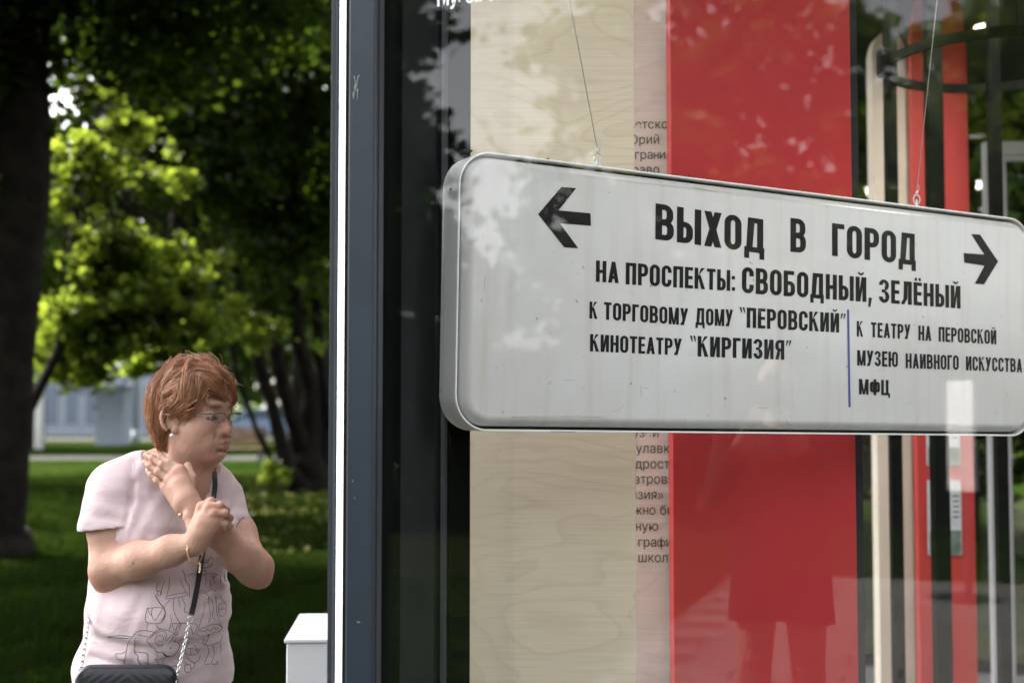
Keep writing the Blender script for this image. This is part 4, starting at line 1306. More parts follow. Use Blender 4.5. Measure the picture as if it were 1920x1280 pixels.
class Field:
    """signed distance field on a grid; primitives are blended in"""
    def __init__(self, lo, hi, h):
        self.rs = 1.0
        self.h = h
        self.lo = np.array(lo, np.float32)
        self.n = (np.ceil((np.array(hi) - self.lo) / h).astype(int) + 1)
        self.f = np.full(self.n, 1.0, np.float32)
    def sub(self, lo, hi):
        a = np.clip(np.floor((np.array(lo) - self.lo) / self.h).astype(int), 0, self.n)
        b = np.clip(np.ceil((np.array(hi) - self.lo) / self.h).astype(int) + 1, 0, self.n)
        if (b <= a).any(): return None
        ax = [self.lo[i] + self.h * np.arange(a[i], b[i], dtype=np.float32) for i in range(3)]
        X, Y, Z = np.meshgrid(*ax, indexing='ij', sparse=True)
        return (slice(a[0], b[0]), slice(a[1], b[1]), slice(a[2], b[2])), X, Y, Z
    def merge(self, sl, d, k, mode):
        a = self.f[sl]
        if mode == 'add':
            if k > 0:
                hh = np.clip(.5 + .5 * (a - d) / k, 0, 1)
                self.f[sl] = a * (1 - hh) + d * hh - k * hh * (1 - hh)
            else: self.f[sl] = np.minimum(a, d)
        elif mode == 'sub':
            if k > 0:
                hh = np.clip(.5 - .5 * (a + d) / k, 0, 1)
                self.f[sl] = a * (1 - hh) - d * hh + k * hh * (1 - hh)
            else: self.f[sl] = np.maximum(a, -d)
    def cone(self, p, q, r0, r1, k=.01, mode='add'):
        p = np.array(p, np.float32); q = np.array(q, np.float32); r0 *= self.rs; r1 *= self.rs
        m = max(r0, r1) + k + .012
        s = self.sub(np.minimum(p, q) - m, np.maximum(p, q) + m)
        if s is None: return
        sl, X, Y, Z = s
        d = q - p; L2 = float((d ** 2).sum()) + 1e-12
        t = np.clip(((X - p[0]) * d[0] + (Y - p[1]) * d[1] + (Z - p[2]) * d[2]) / L2, 0, 1)
        dist = np.sqrt((X - p[0] - t * d[0]) ** 2 + (Y - p[1] - t * d[1]) ** 2 + (Z - p[2] - t * d[2]) ** 2) - (r0 + (r1 - r0) * t)
        self.merge(sl, dist, k, mode)
    def chain(self, pts, rad, k=.01, mode='add'):
        for i in range(len(pts) - 1): self.cone(pts[i], pts[i + 1], rad[i], rad[i + 1], k, mode)
    def ball(self, p, r, k=.01, mode='add'): self.cone(p, Vector(p) + Vector((0, 0, 1e-4)), r, r, k, mode)
    def ell(self, c, r, M3=None, k=.01, mode='add', infl=0.0):
        """ellipsoid with radii r along the columns of M3"""
        c = np.array(c, np.float32)
        r = [x * self.rs + infl for x in r]
        m = max(r) + k + .012
        s = self.sub(c - m, c + m)
        if s is None: return
        sl, X, Y, Z = s
        A = np.array(M3 if M3 is not None else Matrix.Identity(3), np.float32)
        dx, dy, dz = X - c[0], Y - c[1], Z - c[2]
        q = [(A[0][i] * dx + A[1][i] * dy + A[2][i] * dz) for i in range(3)]
        k0 = np.sqrt((q[0] / r[0]) ** 2 + (q[1] / r[1]) ** 2 + (q[2] / r[2]) ** 2)
        k1 = np.sqrt((q[0] / r[0] ** 2) ** 2 + (q[1] / r[1] ** 2) ** 2 + (q[2] / r[2] ** 2) ** 2) + 1e-9
        d = k0 * (k0 - 1) / k1
        d = np.where(k0 < .05, -min(r), d)
        self.merge(sl, d.astype(np.float32), k, mode)
    def mesh(self, name, mat, parent, smooth_it=2):
        f = self.f
        S = f < 0
        nx, ny, nz = f.shape
        c = [S[i:nx - 1 + i, j:ny - 1 + j, k:nz - 1 + k] for i in (0, 1) for j in (0, 1) for k in (0, 1)]
        anyv = c[0].copy(); allv = c[0].copy()
        for q in c[1:]: anyv |= q; allv &= q
        act = np.argwhere(anyv & ~allv)
        idx = np.full((nx - 1, ny - 1, nz - 1), -1, np.int32)
        idx[act[:, 0], act[:, 1], act[:, 2]] = np.arange(len(act))
        off = np.array([(i, j, k) for i in (0, 1) for j in (0, 1) for k in (0, 1)])
        vals = np.stack([f[act[:, 0] + o[0], act[:, 1] + o[1], act[:, 2] + o[2]] for o in off], 1)
        sm = np.zeros((len(act), 3)); cn = np.zeros(len(act))
        for a in range(8):
            for b in range(a + 1, 8):
                if np.abs(off[a] - off[b]).sum() != 1: continue
                va, vb = vals[:, a], vals[:, b]
                cr = (va < 0) != (vb < 0)
                t = np.where(cr, va / np.where(cr, va - vb, 1), 0)
                pt = off[a] + t[:, None] * (off[b] - off[a])
                sm += pt * cr[:, None]; cn += cr
        V = (act + sm / cn[:, None]) * self.h + self.lo
        F = []
        for ax in range(3):
            o1, o2 = [(1, 2), (2, 0), (0, 1)][ax]
            sa = [slice(None)] * 3; sb = [slice(None)] * 3
            sa[ax] = slice(0, -1); sb[ax] = slice(1, None)
            A, B = S[tuple(sa)], S[tuple(sb)]
            e = np.argwhere(A != B)
            e = e[(e[:, o1] > 0) & (e[:, o2] > 0) & (e[:, o1] < f.shape[o1] - 1) & (e[:, o2] < f.shape[o2] - 1)]
            inside = A[e[:, 0], e[:, 1], e[:, 2]]
            d1 = np.zeros(3, int); d1[o1] = 1
            d2 = np.zeros(3, int); d2[o2] = 1
            q = [e - d1 - d2, e - d2, e, e - d1]
            q = np.stack([idx[w[:, 0], w[:, 1], w[:, 2]] for w in q], 1)
            q[~inside] = q[~inside][:, ::-1]
            F.append(q)
        F = np.concatenate(F)
        F = F[(F >= 0).all(1)]
        # a little Laplacian smoothing
        for _ in range(smooth_it):
            acc = np.zeros_like(V); w = np.zeros(len(V))
            for a, b in ((0, 1), (1, 2), (2, 3), (3, 0)):
                np.add.at(acc, F[:, a], V[F[:, b]]); np.add.at(w, F[:, a], 1)
                np.add.at(acc, F[:, b], V[F[:, a]]); np.add.at(w, F[:, b], 1)
            V = V * .5 + acc / np.maximum(w, 1)[:, None] * .5
        me = bpy.data.meshes.new(name)
        me.vertices.add(len(V)); me.vertices.foreach_set('co', V.astype(np.float32).ravel())
        me.loops.add(len(F) * 4); me.loops.foreach_set('vertex_index', F.ravel().astype(np.int32))
        me.polygons.add(len(F)); me.polygons.foreach_set('loop_start', np.arange(len(F)) * 4)
        me.polygons.foreach_set('use_smooth', np.ones(len(F), bool))
        me.update(calc_edges=True); me.validate()
        return link_mesh(name, me, mat, parent), V, F

WOMAN = empty('person', WB0, 0, 'woman with short auburn hair and pale pink T-shirt holding one hand to her neck', 'person')

# ---------------- head frame
HYAW, HPIT, HS = R(63), R(2.5), .94
fw = Vector((math.sin(HYAW), -math.cos(HYAW), 0))
sr = Vector((-math.cos(HYAW), -math.sin(HYAW), 0))         # towards her right ear
f_ = (fw * math.cos(HPIT) - Vector((0, 0, 1)) * math.sin(HPIT)).normalized()
u_ = (fw * math.sin(HPIT) + Vector((0, 0, 1)) * math.cos(HPIT)).normalized()
HC = P(364, 782, 0.0)
def H(x, y, z): return HC + (f_ * x + sr * y + u_ * z) * HS
HM = Matrix((f_, sr, u_)).transposed()

# ---------------- torso frame
TYAW = R(28)
tn = Vector((math.sin(TYAW), -math.cos(TYAW), 0))       # chest normal
tr = Vector((-math.cos(TYAW), -math.sin(TYAW), 0))      # towards her right arm
TM = Matrix((tr, tn, Vector((0, 0, 1)))).transposed()
shR, shL = P(216, 918, -.05), P(411, 938, .085)
def torso(F, infl=0.0, k=.05):
    F.chain([shR + Vector((.01, 0, -.005)), P(264, 903, .0), P(330, 900, .04)], [.050 + infl, .053 + infl, .058 + infl], k)
    F.chain([shL + Vector((-.01, 0, -.01)), P(380, 914, .06), P(330, 900, .04)], [.046 + infl, .050 + infl, .058 + infl], k)
    F.ell(P(316, 960, .035), (.162, .105, .13), TM, k, infl=infl)
    F.ell(P(300, 1040, .03), (.160, .115, .14), TM, k, infl=infl)
    F.ell(P(268, 1003, -.06), (.078, .075, .075), TM, .035, infl=infl)      # bust
    F.ell(P(385, 1010, -.015), (.072, .075, .075), TM, .035, infl=infl)
    F.ell(P(298, 1140, .01), (.166, .140, .115), TM, k, infl=infl)      # belly
    F.ell(P(318, 1165, -.05), (.115, .095, .09), TM, k, infl=infl)
    F.ell(P(289, 1250, .02), (.182, .150, .135), TM, k, infl=infl)      # hips
    F.ell(P(289, 1330, .03), (.178, .145, .12), TM, k, infl=infl)

# ---------------- arm joints
elR, wrR = P(206, 1062, -.10), P(366, 1018, -.215)
elL, wrL = P(474, 1062, -.045), P(368, 962, -.165)

def build_body():
    F = Field((-.24, -.34, .86), (.32, .30, 1.70), .0026)
    F.rs = HS
    # skull and face
    F.ell(H(-.013, 0, .040), (.088, .072, .086), HM, .02)
    F.ell(H(.030, 0, .000), (.066, .062, .086), HM, .03)
    F.ell(H(.030, 0, -.052), (.056, .054, .046), HM, .03)
    F.ball(H(.076, 0, -.087), .0215, .028)
    F.ell(H(.028, 0, -.088), (.052, .044, .026), HM, .03)
    for s in (1, -1):
        F.ell(H(.024, s * .040, -.053), (.040, .027, .037), HM, .03)        # jowl
        F.ell(H(.054, s * .037, -.024), (.032, .026, .027), HM, .022)       # cheek
        F.ball(H(.078, s * .026, -.060), .016, .02)
    F.cone(H(.080, -.032, .034), H(.080, .032, .034), .012, .012, .016)     # brow
    F.cone(H(.062, 0, .075), H(.078, 0, .045), .022, .015, .03)
    # nose
    F.cone(H(.086, 0, .018), H(.1075, 0, -.024), .0078, .0105, .010)
    F.ball(H(.1115, 0, -.0285), .0112, .006)
    for s in (1, -1):
        F.ball(H(.0985, s * .0135, -.034), .0086, .006)
        F.ball(H(.1035, s * .0065, -.0435), .0032, .003, 'sub')             # nostril
    # eye sockets, lids
    for s in (1, -1):
        F.ball(H(.098, s * .033, .012), .0145, .014, 'sub')
        F.ball(H(.0755, s * .0315, .010), .0150, .004)
        F.cone(H(.0905, s * .020, .0005), H(.087, s * .046, .0015), .0018, .0016, .003, 'sub')
        F.cone(H(.086, s * .020, -.010), H(.076, s * .046, -.010), .0035, .003, .008)     # eye bag
    # mouth: pursed, corners down
    F.cone(H(.090, 0, -.058), H(.088, 0, -.070), .013, .012, .016)
    F.chain([H(.0895, -.023, -.0635), H(.100, -.007, -.0565), H(.1005, 0, -.0575), H(.100, .007, -.0565), H(.0895, .023, -.0635)], [.0022, .0040, .0038, .0040, .0022], .004)
    F.chain([H(.0885, -.021, -.0655), H(.0975, 0, -.0700), H(.0885, .021, -.0655)], [.0022, .0048, .0022], .004)
    F.chain([H(.0925, -.025, -.0665), H(.1045, -.006, -.0622), H(.1055, 0, -.0632), H(.1045, .006, -.0622), H(.0925, .025, -.0665)], [.0012, .0014, .0014, .0014, .0012], .0025, 'sub')
    F.cone(H(.094, -.012, -.080), H(.094, .012, -.080), .004, .004, .010, 'sub')
    for s in (1, -1):
        F.cone(H(.100, s * .021, -.036), H(.086, s * .036, -.062), .0004, .0003, .007, 'sub')     # nasolabial fold
        F.cone(H(.088, s * .029, -.068), H(.079, s * .031, -.083), .0002, .0002, .006, 'sub')     # marionette line
    # ears
    for s in (1, -1):
        ec = H(-.004, s * .076, -.004)
        ax, ay, az = (f_ * .93 + sr * s * .30).normalized(), None, u_
        ex = (f_ * .80 + sr * (-s) * .45 + u_ * .0).normalized()
        up = (u_ * .97 - f_ * .14).normalized()
        ring = []
        for a in range(-60, 251, 20):
            t = R(a)
            ring.append(ec - f_ * .002 + sr * s * (.006) + (-ex) * (.0165 * math.cos(t) * (1.0 if a < 120 else .8)) + up * (.0295 * math.sin(t)) + sr * s * .006 * math.cos(t))
        F.ell(ec + sr * s * .001 - up * .002, (.0165, .006, .026), Matrix((ex, ex.cross(up), up)).transposed(), .008)
        F.chain(ring, [.0042] * len(ring), .004)
        F.cone(ec + up * .012 - ex * .006 + sr * s * .006, ec - up * .010 - ex * .009 + sr * s * .005, .003, .003, .004)
        F.ball(ec - up * .027 + ex * .007 + sr * s * .004, .0078, .006)
        F.ell(ec + ex * .004 - up * .002 + sr * s * .011, (.007, .006, .012), Matrix((ex, ex.cross(up), up)).transposed(), .004, 'sub')
    F.rs = 1.0
    # neck
    F.cone(H(-.022, 0, -.045), P(328, 905, .035), .050, .057, .03)
    F.cone(H(.006, 0, -.085), P(345, 905, .0), .045, .05, .03)
    F.cone(H(-.015, .055, -.05), P(338, 915, -.045), .012, .010, .02)
    # torso
    torso(F, 0.0)
    F.cone(P(300, 893, -.055), P(352, 905, -.045), .010, .010, .02)     # collar bone
    # right arm (left in the picture)
    F.chain([shR, P(208, 985, -.075), elR], [.056, .050, .0415], .03)
    F.ball(P(199, 1078, -.085), .035, .025)
    F.chain([elR, P(262, 1050, -.155), P(320, 1032, -.195), wrR], [.0415, .039, .032, .0258], .022)
    # left arm (right in the picture)
    F.chain([shL, P(444, 1000, .04), elL], [.046, .042, .040], .03)
    F.ball(P(487, 1080, -.035), .030, .018)
    F.ball(P(497, 1058, -.02), .020, .018)
    F.chain([elL, P(450, 1042, -.085), P(410, 1000, -.135), wrL], [.0405, .038, .031, .0255], .02)
    # left hand: palm on the neck, back to the viewer, fingers up-left
    palm = [(P(352, 945, -.160), .024), (P(338, 920, -.152), .024)]
    F.chain([wrL, P(350, 938, -.163), P(336, 912, -.150)], [.0262, .0265, .022], .012)
    k_i, k_m, k_r, k_l = P(338, 880, -.133), P(328, 889, -.138), P(318, 900, -.137), P(311, 914, -.131)
    for kk, base, r in ((k_i, P(354, 930, -.158), .0150), (k_m, P(348, 935, -.162), .0150), (k_r, P(344, 942, -.160), .0145), (k_l, P(340, 950, -.155), .0145)):
        F.cone(base, kk, .0175, r - .0022, .010)
        F.ball(kk + Vector((0, -.002, 0)), .0108, .006)
    def finger(pts, r0, r1, k=.0035):
        n = len(pts)
        rr = [r0 + (r1 - r0) * i / (n - 1) for i in range(n)]
        F.chain(pts, rr, k)
        for i in range(1, n - 1): F.ball(pts[i] + Vector((0, -.0008, 0)), rr[i] + .0006, .003)
    finger([k_i, P(318, 866, -.125), P(302, 857, -.114), P(290, 851, -.104)], .0098, .0066)
    finger([k_m, P(304, 871, -.131), P(286, 859, -.120), P(275, 853, -.108)], .0098, .0067)
    finger([k_r, P(297, 885, -.132), P(281, 873, -.122), P(272, 866, -.112)], .0094, .0065)
    finger([k_l, P(295, 901, -.128), P(284, 890, -.120), P(277, 882, -.112)], .0086, .0060)
    finger([P(356, 925, -.145), P(360, 895, -.125), P(352, 872, -.110)], .0115, .0085, .006)
    # right hand gripping the wrist of the left
    F.chain([wrR, P(376, 1000, -.222), P(384, 980, -.222)], [.0262, .0245, .024], .012)
    kn = [P(378, 949, -.212), P(392, 951, -.226), P(401, 962, -.231), P(404, 977, -.228)]
    bs = [P(368, 992, -.214), P(374, 995, -.224), P(380, 998, -.228), P(384, 1002, -.224)]
    for b, kk, r in zip(bs, kn, (.0135, .0135, .013, .0125)):
        F.cone(b, kk, .0165, r - .002, .009)
        F.ball(kk + Vector((0, -.003, .0)), .0100, .005)
    finger([kn[0], P(395, 939, -.214), P(408, 944, -.185), P(410, 952, -.160)], .0095, .0075)
    finger([kn[1], P(412, 947, -.222), P(424, 955, -.192), P(422, 964, -.165)], .0096, .0076)
    finger([kn[2], P(421, 962, -.224), P(431, 970, -.194), P(427, 978, -.168)], .0094, .0074)
    finger([kn[3], P(422, 981, -.219), P(431, 986, -.192), P(424, 992, -.170)], .0086, .0068)
    finger([P(362, 995, -.205), P(353, 968, -.190), P(358, 945, -.180)], .0125, .0095, .006)
    F.cone(P(372, 1000, -.225), P(402, 985, -.222), .018, .014, .010)
    # creases at the inside of the right elbow
    F.cone(P(238, 1046, -.168), P(256, 1036, -.175), .003, .0015, .008, 'sub')
    o, V, Fc = F.mesh('body', None, WOMAN, 1)
    return o, V

def skin_material():
    m = bpy.data.materials.new('skin'); m.use_nodes = True
    n, l = m.node_tree.nodes, m.node_tree.links
    b = n['Principled BSDF']
    b.inputs['Roughness'].default_value = .58
    b.inputs['Specular IOR Level'].default_value = .30
    b.inputs['Subsurface Weight'].default_value = .35
    b.inputs['Subsurface Radius'].default_value = (1.0, .35, .18)
    b.inputs['Subsurface Scale'].default_value = .006
    at = n.new('ShaderNodeAttribute'); at.attribute_name = 'skin_col'
    tc = n.new('ShaderNodeTexCoord')
    nz = n.new('ShaderNodeTexNoise'); nz.inputs['Scale'].default_value = 26; nz.inputs['Detail'].default_value = 6; nz.inputs['Roughness'].default_value = .65
    l.new(tc.outputs['Object'], nz.inputs['Vector'])
    r = n.new('ShaderNodeValToRGB')
    r.color_ramp.elements[0].position = .3; r.color_ramp.elements[0].color = (.95, .84, .81, 1)
    r.color_ramp.elements[1].position = .7; r.color_ramp.elements[1].color = (1.0, 1.02, 1.0, 1)
    l.new(nz.outputs['Fac'], r.inputs[0])
    mx = n.new('ShaderNodeMix'); mx.data_type = 'RGBA'; mx.blend_type = 'MULTIPLY'; mx.inputs[0].default_value = 1
    l.new(at.outputs['Color'], mx.inputs[6]); l.new(r.outputs[0], mx.inputs[7]); l.new(mx.outputs[2], b.inputs['Base Color'])
    nb = n.new('ShaderNodeTexNoise'); nb.inputs['Scale'].default_value = 220; nb.inputs['Detail'].default_value = 3
    nb2 = n.new('ShaderNodeTexNoise'); nb2.inputs['Scale'].default_value = 45; nb2.inputs['Detail'].default_value = 3
    l.new(tc.outputs['Object'], nb.inputs['Vector']); l.new(tc.outputs['Object'], nb2.inputs['Vector'])
    ad = n.new('ShaderNodeMath'); ad.operation = 'MULTIPLY_ADD'; ad.inputs[1].default_value = 2.5; l.new(nb2.outputs['Fac'], ad.inputs[0]); l.new(nb.outputs['Fac'], ad.inputs[2])
    bp = n.new('ShaderNodeBump'); bp.inputs['Strength'].default_value = .4; bp.inputs['Distance'].default_value = .0028
    l.new(ad.outputs[0], bp.inputs['Height']); l.new(bp.outputs[0], b.inputs['Normal'])
    return m
M['skin'] = skin_material()
BODY, BV = build_body()
BODY.data.materials.append(M['skin'])
def paint():
    base = np.array([.49, .305, .235])
    C = np.tile(base, (len(BV), 1))
    def spot(p, r, col, s, soft=1.0):
        d = np.linalg.norm(BV - np.array(p), axis=1)
        w = np.clip((r - d) / (r * soft), 0, 1) * s
        C[:] = C * (1 - w[:, None]) + np.array(col) * w[:, None]
    for s in (1, -1):
        spot(H(.06, s * .045, -.025), .035, (.54, .27, .21), .5)
    spot(H(.112, 0, -.03), .02, (.55, .27, .21), .5)
    for p in (P(199, 1085, -.10), P(487, 1088, -.04), P(498, 1058, -.03)): spot(p, .05, (.50, .20, .16), .75)
    for p in (P(378, 949, -.22), P(392, 951, -.235), P(401, 962, -.24), P(404, 977, -.235), P(412, 947, -.23), P(421, 962, -.23), P(338, 880, -.143), P(328, 889, -.148), P(318, 900, -.147)):
        spot(p, .016, (.52, .25, .20), .6)
    spot(P(350, 900, -.05), .07, (.50, .26, .20), .5)
    spot(P(350, 960, -.09), .07, (.48, .25, .20), .4)
    # lips
    for a, b, c, ru in ((H(.0905, -.022, -.064), H(.1035, 0, -.0575), H(.0905, .022, -.064), .0036), (H(.089, -.020, -.066), H(.101, 0, -.0705), H(.089, .020, -.066), .0042)):
        for p, q in ((a, b), (b, c)):
            p, q = np.array(p), np.array(q); d = q - p
            t = np.clip(((BV - p) @ d) / (d @ d), 0, 1)
            dist = np.linalg.norm(BV - p - t[:, None] * d, axis=1)
            w = np.clip((ru + .001 - dist) / .0015, 0, 1)[:, None] * .95
            C[:] = C * (1 - w) + np.array([.44, .15, .14]) * w
    # eyebrows (sparse brown)
    for s in (1, -1):
        p, q = np.array(H(.094, s * .016, .032)), np.array(H(.080, s * .050, .035)); d = q - p
        t = np.clip(((BV - p) @ d) / (d @ d), 0, 1)
        dist = np.linalg.norm(BV - p - t[:, None] * d, axis=1)
        w = np.clip((.0075 - dist) / .003, 0, 1)[:, None] * .85
        C[:] = C * (1 - w) + np.array([.20, .10, .06]) * w
        p, q = np.array(H(.0885, s * .018, .0015)), np.array(H(.084, s * .046, .0015)); d = q - p
        t = np.clip(((BV - p) @ d) / (d @ d), 0, 1)
        dist = np.linalg.norm(BV - p - t[:, None] * d, axis=1)
        w = np.clip((.0048 - dist) / .002, 0, 1)[:, None] * .85
        C[:] = C * (1 - w) + np.array([.06, .03, .025]) * w
    # small moles on the forearm
    for p in (P(250, 1055, -.20),): spot(p, .005, (.10, .04, .03), .9)
    at = BODY.data.color_attributes.new('skin_col', 'FLOAT_COLOR', 'POINT')
    at.data.foreach_set('color', np.concatenate([C, np.ones((len(C), 1))], 1).astype(np.float32).ravel())
if len(BV) == len(BODY.data.vertices): paint()
else: print('VERT MISMATCH', len(BV), len(BODY.data.vertices))

# eyes (mostly hidden by lowered lids)
M['eye'] = material('eye', (.55, .53, .50), .15)
M['iris'] = material('iris', (.05, .045, .04), .1)
for s in (1, -1):
    c = H(.0745, s * .0315, .0075)
    bm = bmesh.new(); bmesh.ops.create_uvsphere(bm, u_segments=16, v_segments=12, radius=.0138)
    me = bpy.data.meshes.new('eye'); bm.to_mesh(me); bm.free()
    e = link_mesh('eye', me, M['eye'], WOMAN, c, smooth=True)
    g = (f_ * .9 - u_ * .45).normalized()
    bm = bmesh.new(); bmesh.ops.create_circle(bm, segments=16, radius=.0055, cap_ends=True)
    me = bpy.data.meshes.new('iris'); bm.to_mesh(me); bm.free()
    i = link_mesh('iris', me, M['iris'], e, g * .0131); i.rotation_euler = g.to_track_quat('Z', 'Y').to_euler()

# ---------------- shirt
def dist2d(X, Z, a, b):
    dx, dz = b[0] - a[0], b[1] - a[1]
    t = np.clip(((X - a[0]) * dx + (Z - a[1]) * dz) / (dx * dx + dz * dz), 0, 1)
    return np.sqrt((X - a[0] - t * dx) ** 2 + (Z - a[1] - t * dz) ** 2)
def poly2d(X, Z, pts):
    """signed distance of a polygon in the (x,z) plane, negative inside"""
    d = None; s = None
    n = len(pts)
    inside = np.zeros(np.broadcast(X, Z).shape, bool)
    for i in range(n):
        a, b = pts[i], pts[(i + 1) % n]
        q = dist2d(X, Z, a, b)
        d = q if d is None else np.minimum(d, q)
        c1 = (a[1] > Z) != (b[1] > Z)
        xi = (b[0] - a[0]) * (Z - a[1]) / ((b[1] - a[1]) if abs(b[1] - a[1]) > 1e-9 else 1e-9) + a[0]
        inside ^= c1 & (X < xi)
    return np.where(inside, -d, d)
def build_shirt():
    F = Field((-.26, -.30, .845), (.30, .30, 1.44), .003)
    torso(F, .0065)
    F.cone(P(289, 1285, .02), P(289, 1300, .02), .150, .155, .06)
    # sleeves
    hR, hL = P(204, 988, -.075), P(429, 984, .045)
    F.chain([shR, hR], [.064, .071], .035)
    F.chain([shL, hL], [.051, .054], .035)
    sl, X, Y, Z = F.sub((-1, -1, 0), (1, 1, 2))
    # folds: ridges (+) and valleys (-) given as picture-plane segments
    A = np.zeros(F.f.shape, np.float32)
    folds = [((390, 1118), (432, 1092), .007, .010), ((380, 1108), (430, 1080), -.006, .008), ((385, 1136), (430, 1112), -.005, .008), ((372, 1150), (425, 1128), .004, .010),
             ((180, 1178), (300, 1196), .004, .011), ((175, 1192), (290, 1206), -.004, .008), ((172, 1215), (300, 1232), .005, .011), ((170, 1230), (280, 1244), -.004, .008), ((330, 1262), (430, 1240), .004, .012),
             ((250, 905), (246, 980), -.006, .007), ((258, 915), (256, 975), .004, .010), ((242, 868), (250, 940), -.004, .008), ((292, 1008), (330, 1016), .005, .008), ((285, 1022), (335, 1026), -.004, .008),
             ((420, 915), (418, 960), -.004, .007), ((428, 948), (452, 962), .004, .007), ((195, 900), (240, 915), .002, .012), ((175, 940), (240, 960), .003, .010), ((172, 962), (240, 975), -.003, .009),
             ((345, 1185), (430, 1160), .004, .012), ((350, 1205), (425, 1195), -.003, .010), ((190, 1130), (180, 1170), .004, .012), ((300, 940), (330, 990), .003, .012), ((270, 900), (300, 985), .0025, .012), ((400, 930), (395, 985), .003, .010),
             ((215, 1140), (330, 1158), .0025, .014), ((300, 1220), (400, 1212), .003, .013)]
    for a, b, amp, w in folds:
        pa, pb = P(*a, -.1), P(*b, -.1)
        q = dist2d(X, Z, (pa.x, pa.z), (pb.x, pb.z))
        A += (amp * np.exp(-(q / w) ** 2) * np.clip((.10 - Y) / .08, 0, 1)).astype(np.float32)
    A += (.0018 * np.sin(X * 46 + Z * 31 + np.sin(Z * 57) * 1.4) * np.cos(Z * 38 - X * 22) + .0012 * np.sin(X * 90 - Z * 60 + 2 * np.sin(X * 40))).astype(np.float32)
    F.f -= A * .72
    # bottom hem
    zb = P(300, 1278, 0).z
    slope = (X - P(300, 1278, 0).x) * -.02
    F.f = np.maximum(F.f, (zb - .008 + slope) - Z).astype(np.float32)
    # sleeve hems
    for sh, hm, el, side, nrm in ((shR, hR, elR, -1, Vector((-.12, .0, 1.0)).normalized()), (shL, hL, elL, 1, Vector((-.22, 0, 1)).normalized())):
        d = (X - hm.x) * nrm.x + (Y - hm.y) * nrm.y + (Z - hm.z) * nrm.z
        lim = P(252, 900, 0).x if side < 0 else P(400, 900, 0).x
        reg = (X < lim) if side < 0 else (X > lim)
        cut = np.maximum(-d, -.03 - 0 * d)
        armd = None
        # only cut what lies round the arm, not the flank of the torso
        p, q = np.array(hm), np.array(el); dd = q - p; L2 = dd @ dd
        t = np.clip(((X - p[0]) * dd[0] + (Y - p[1]) * dd[1] + (Z - p[2]) * dd[2]) / L2, -.6, 1.2)
        rad = np.sqrt((X - p[0] - t * dd[0]) ** 2 + (Y - p[1] - t * dd[1]) ** 2 + (Z - p[2] - t * dd[2]) ** 2)
        below = np.maximum(rad - .085, d)          # negative below the hem near the arm
        tf = Field.__new__(Field); tf.h, tf.lo, tf.n, tf.rs = F.h, F.lo, F.n, 1.0; tf.f = np.full(F.n, 1.0, np.float32)
        torso(tf, .0065)
        F.f = np.where(below < 0, np.maximum(F.f, np.minimum(tf.f - A * .72, -below)), F.f).astype(np.float32)
        # hollow the cuff
        rin = (.062 if side < 0 else .046)
        hol = np.maximum(rad - rin, np.abs(d) - .022)
        F.f = np.where((hol < .01) & reg, np.maximum(F.f, np.minimum(-hol, 1)), F.f).astype(np.float32)
    # neckline
    neck = [P(256, 836, -.03), P(266, 860, -.05), P(284, 893, -.07), P(307, 928, -.09), P(331, 958, -.10), P(350, 987, -.10), P(368, 968, -.09), P(379, 935, -.06), P(384, 905, .0), P(385, 878, .05), P(372, 800, .05), P(262, 800, -.03)]
    hole = poly2d(X, Z, [(p.x, p.z) for p in neck])
    hole = np.maximum(hole, Y - .115)
    F.f = np.maximum(F.f, -hole).astype(np.float32)
    # thin the edge: inner void just inside the neckline so the cloth reads as cloth
    o, V, Fc = F.mesh('t_shirt', None, WOMAN, 2)
    return o
def shirt_material():
    m = material('pink_jersey', (.60, .475, .495), .85, spec=.15, noise_amt=.035, noise_scale=5, sheen=.25)
    n, l = m.node_tree.nodes, m.node_tree.links
    b = n['Principled BSDF']
    tc = n.new('ShaderNodeTexCoord')
    a = n.new('ShaderNodeTexNoise'); a.inputs['Scale'].default_value = 16; a.inputs['Detail'].default_value = 4; a.inputs['Distortion'].default_value = .8
    mp = n.new('ShaderNodeMapping'); mp.inputs['Scale'].default_value = (.7, 1, 1.3); l.new(tc.outputs['Object'], mp.inputs['Vector']); l.new(mp.outputs[0], a.inputs['Vector'])
    w = n.new('ShaderNodeTexNoise'); w.inputs['Scale'].default_value = 900; l.new(tc.outputs['Object'], w.inputs['Vector'])
    ad = n.new('ShaderNodeMath'); ad.operation = 'MULTIPLY_ADD'; ad.inputs[1].default_value = 10; l.new(a.outputs['Fac'], ad.inputs[0]); l.new(w.outputs['Fac'], ad.inputs[2])
    bp = n.new('ShaderNodeBump'); bp.inputs['Strength'].default_value = .5; bp.inputs['Distance'].default_value = .001
    l.new(ad.outputs[0], bp.inputs['Height']); l.new(bp.outputs[0], b.inputs['Normal'])
    return m
M['jersey'] = shirt_material()
SHIRT = build_shirt()
SHIRT.data.materials.append(M['jersey'])

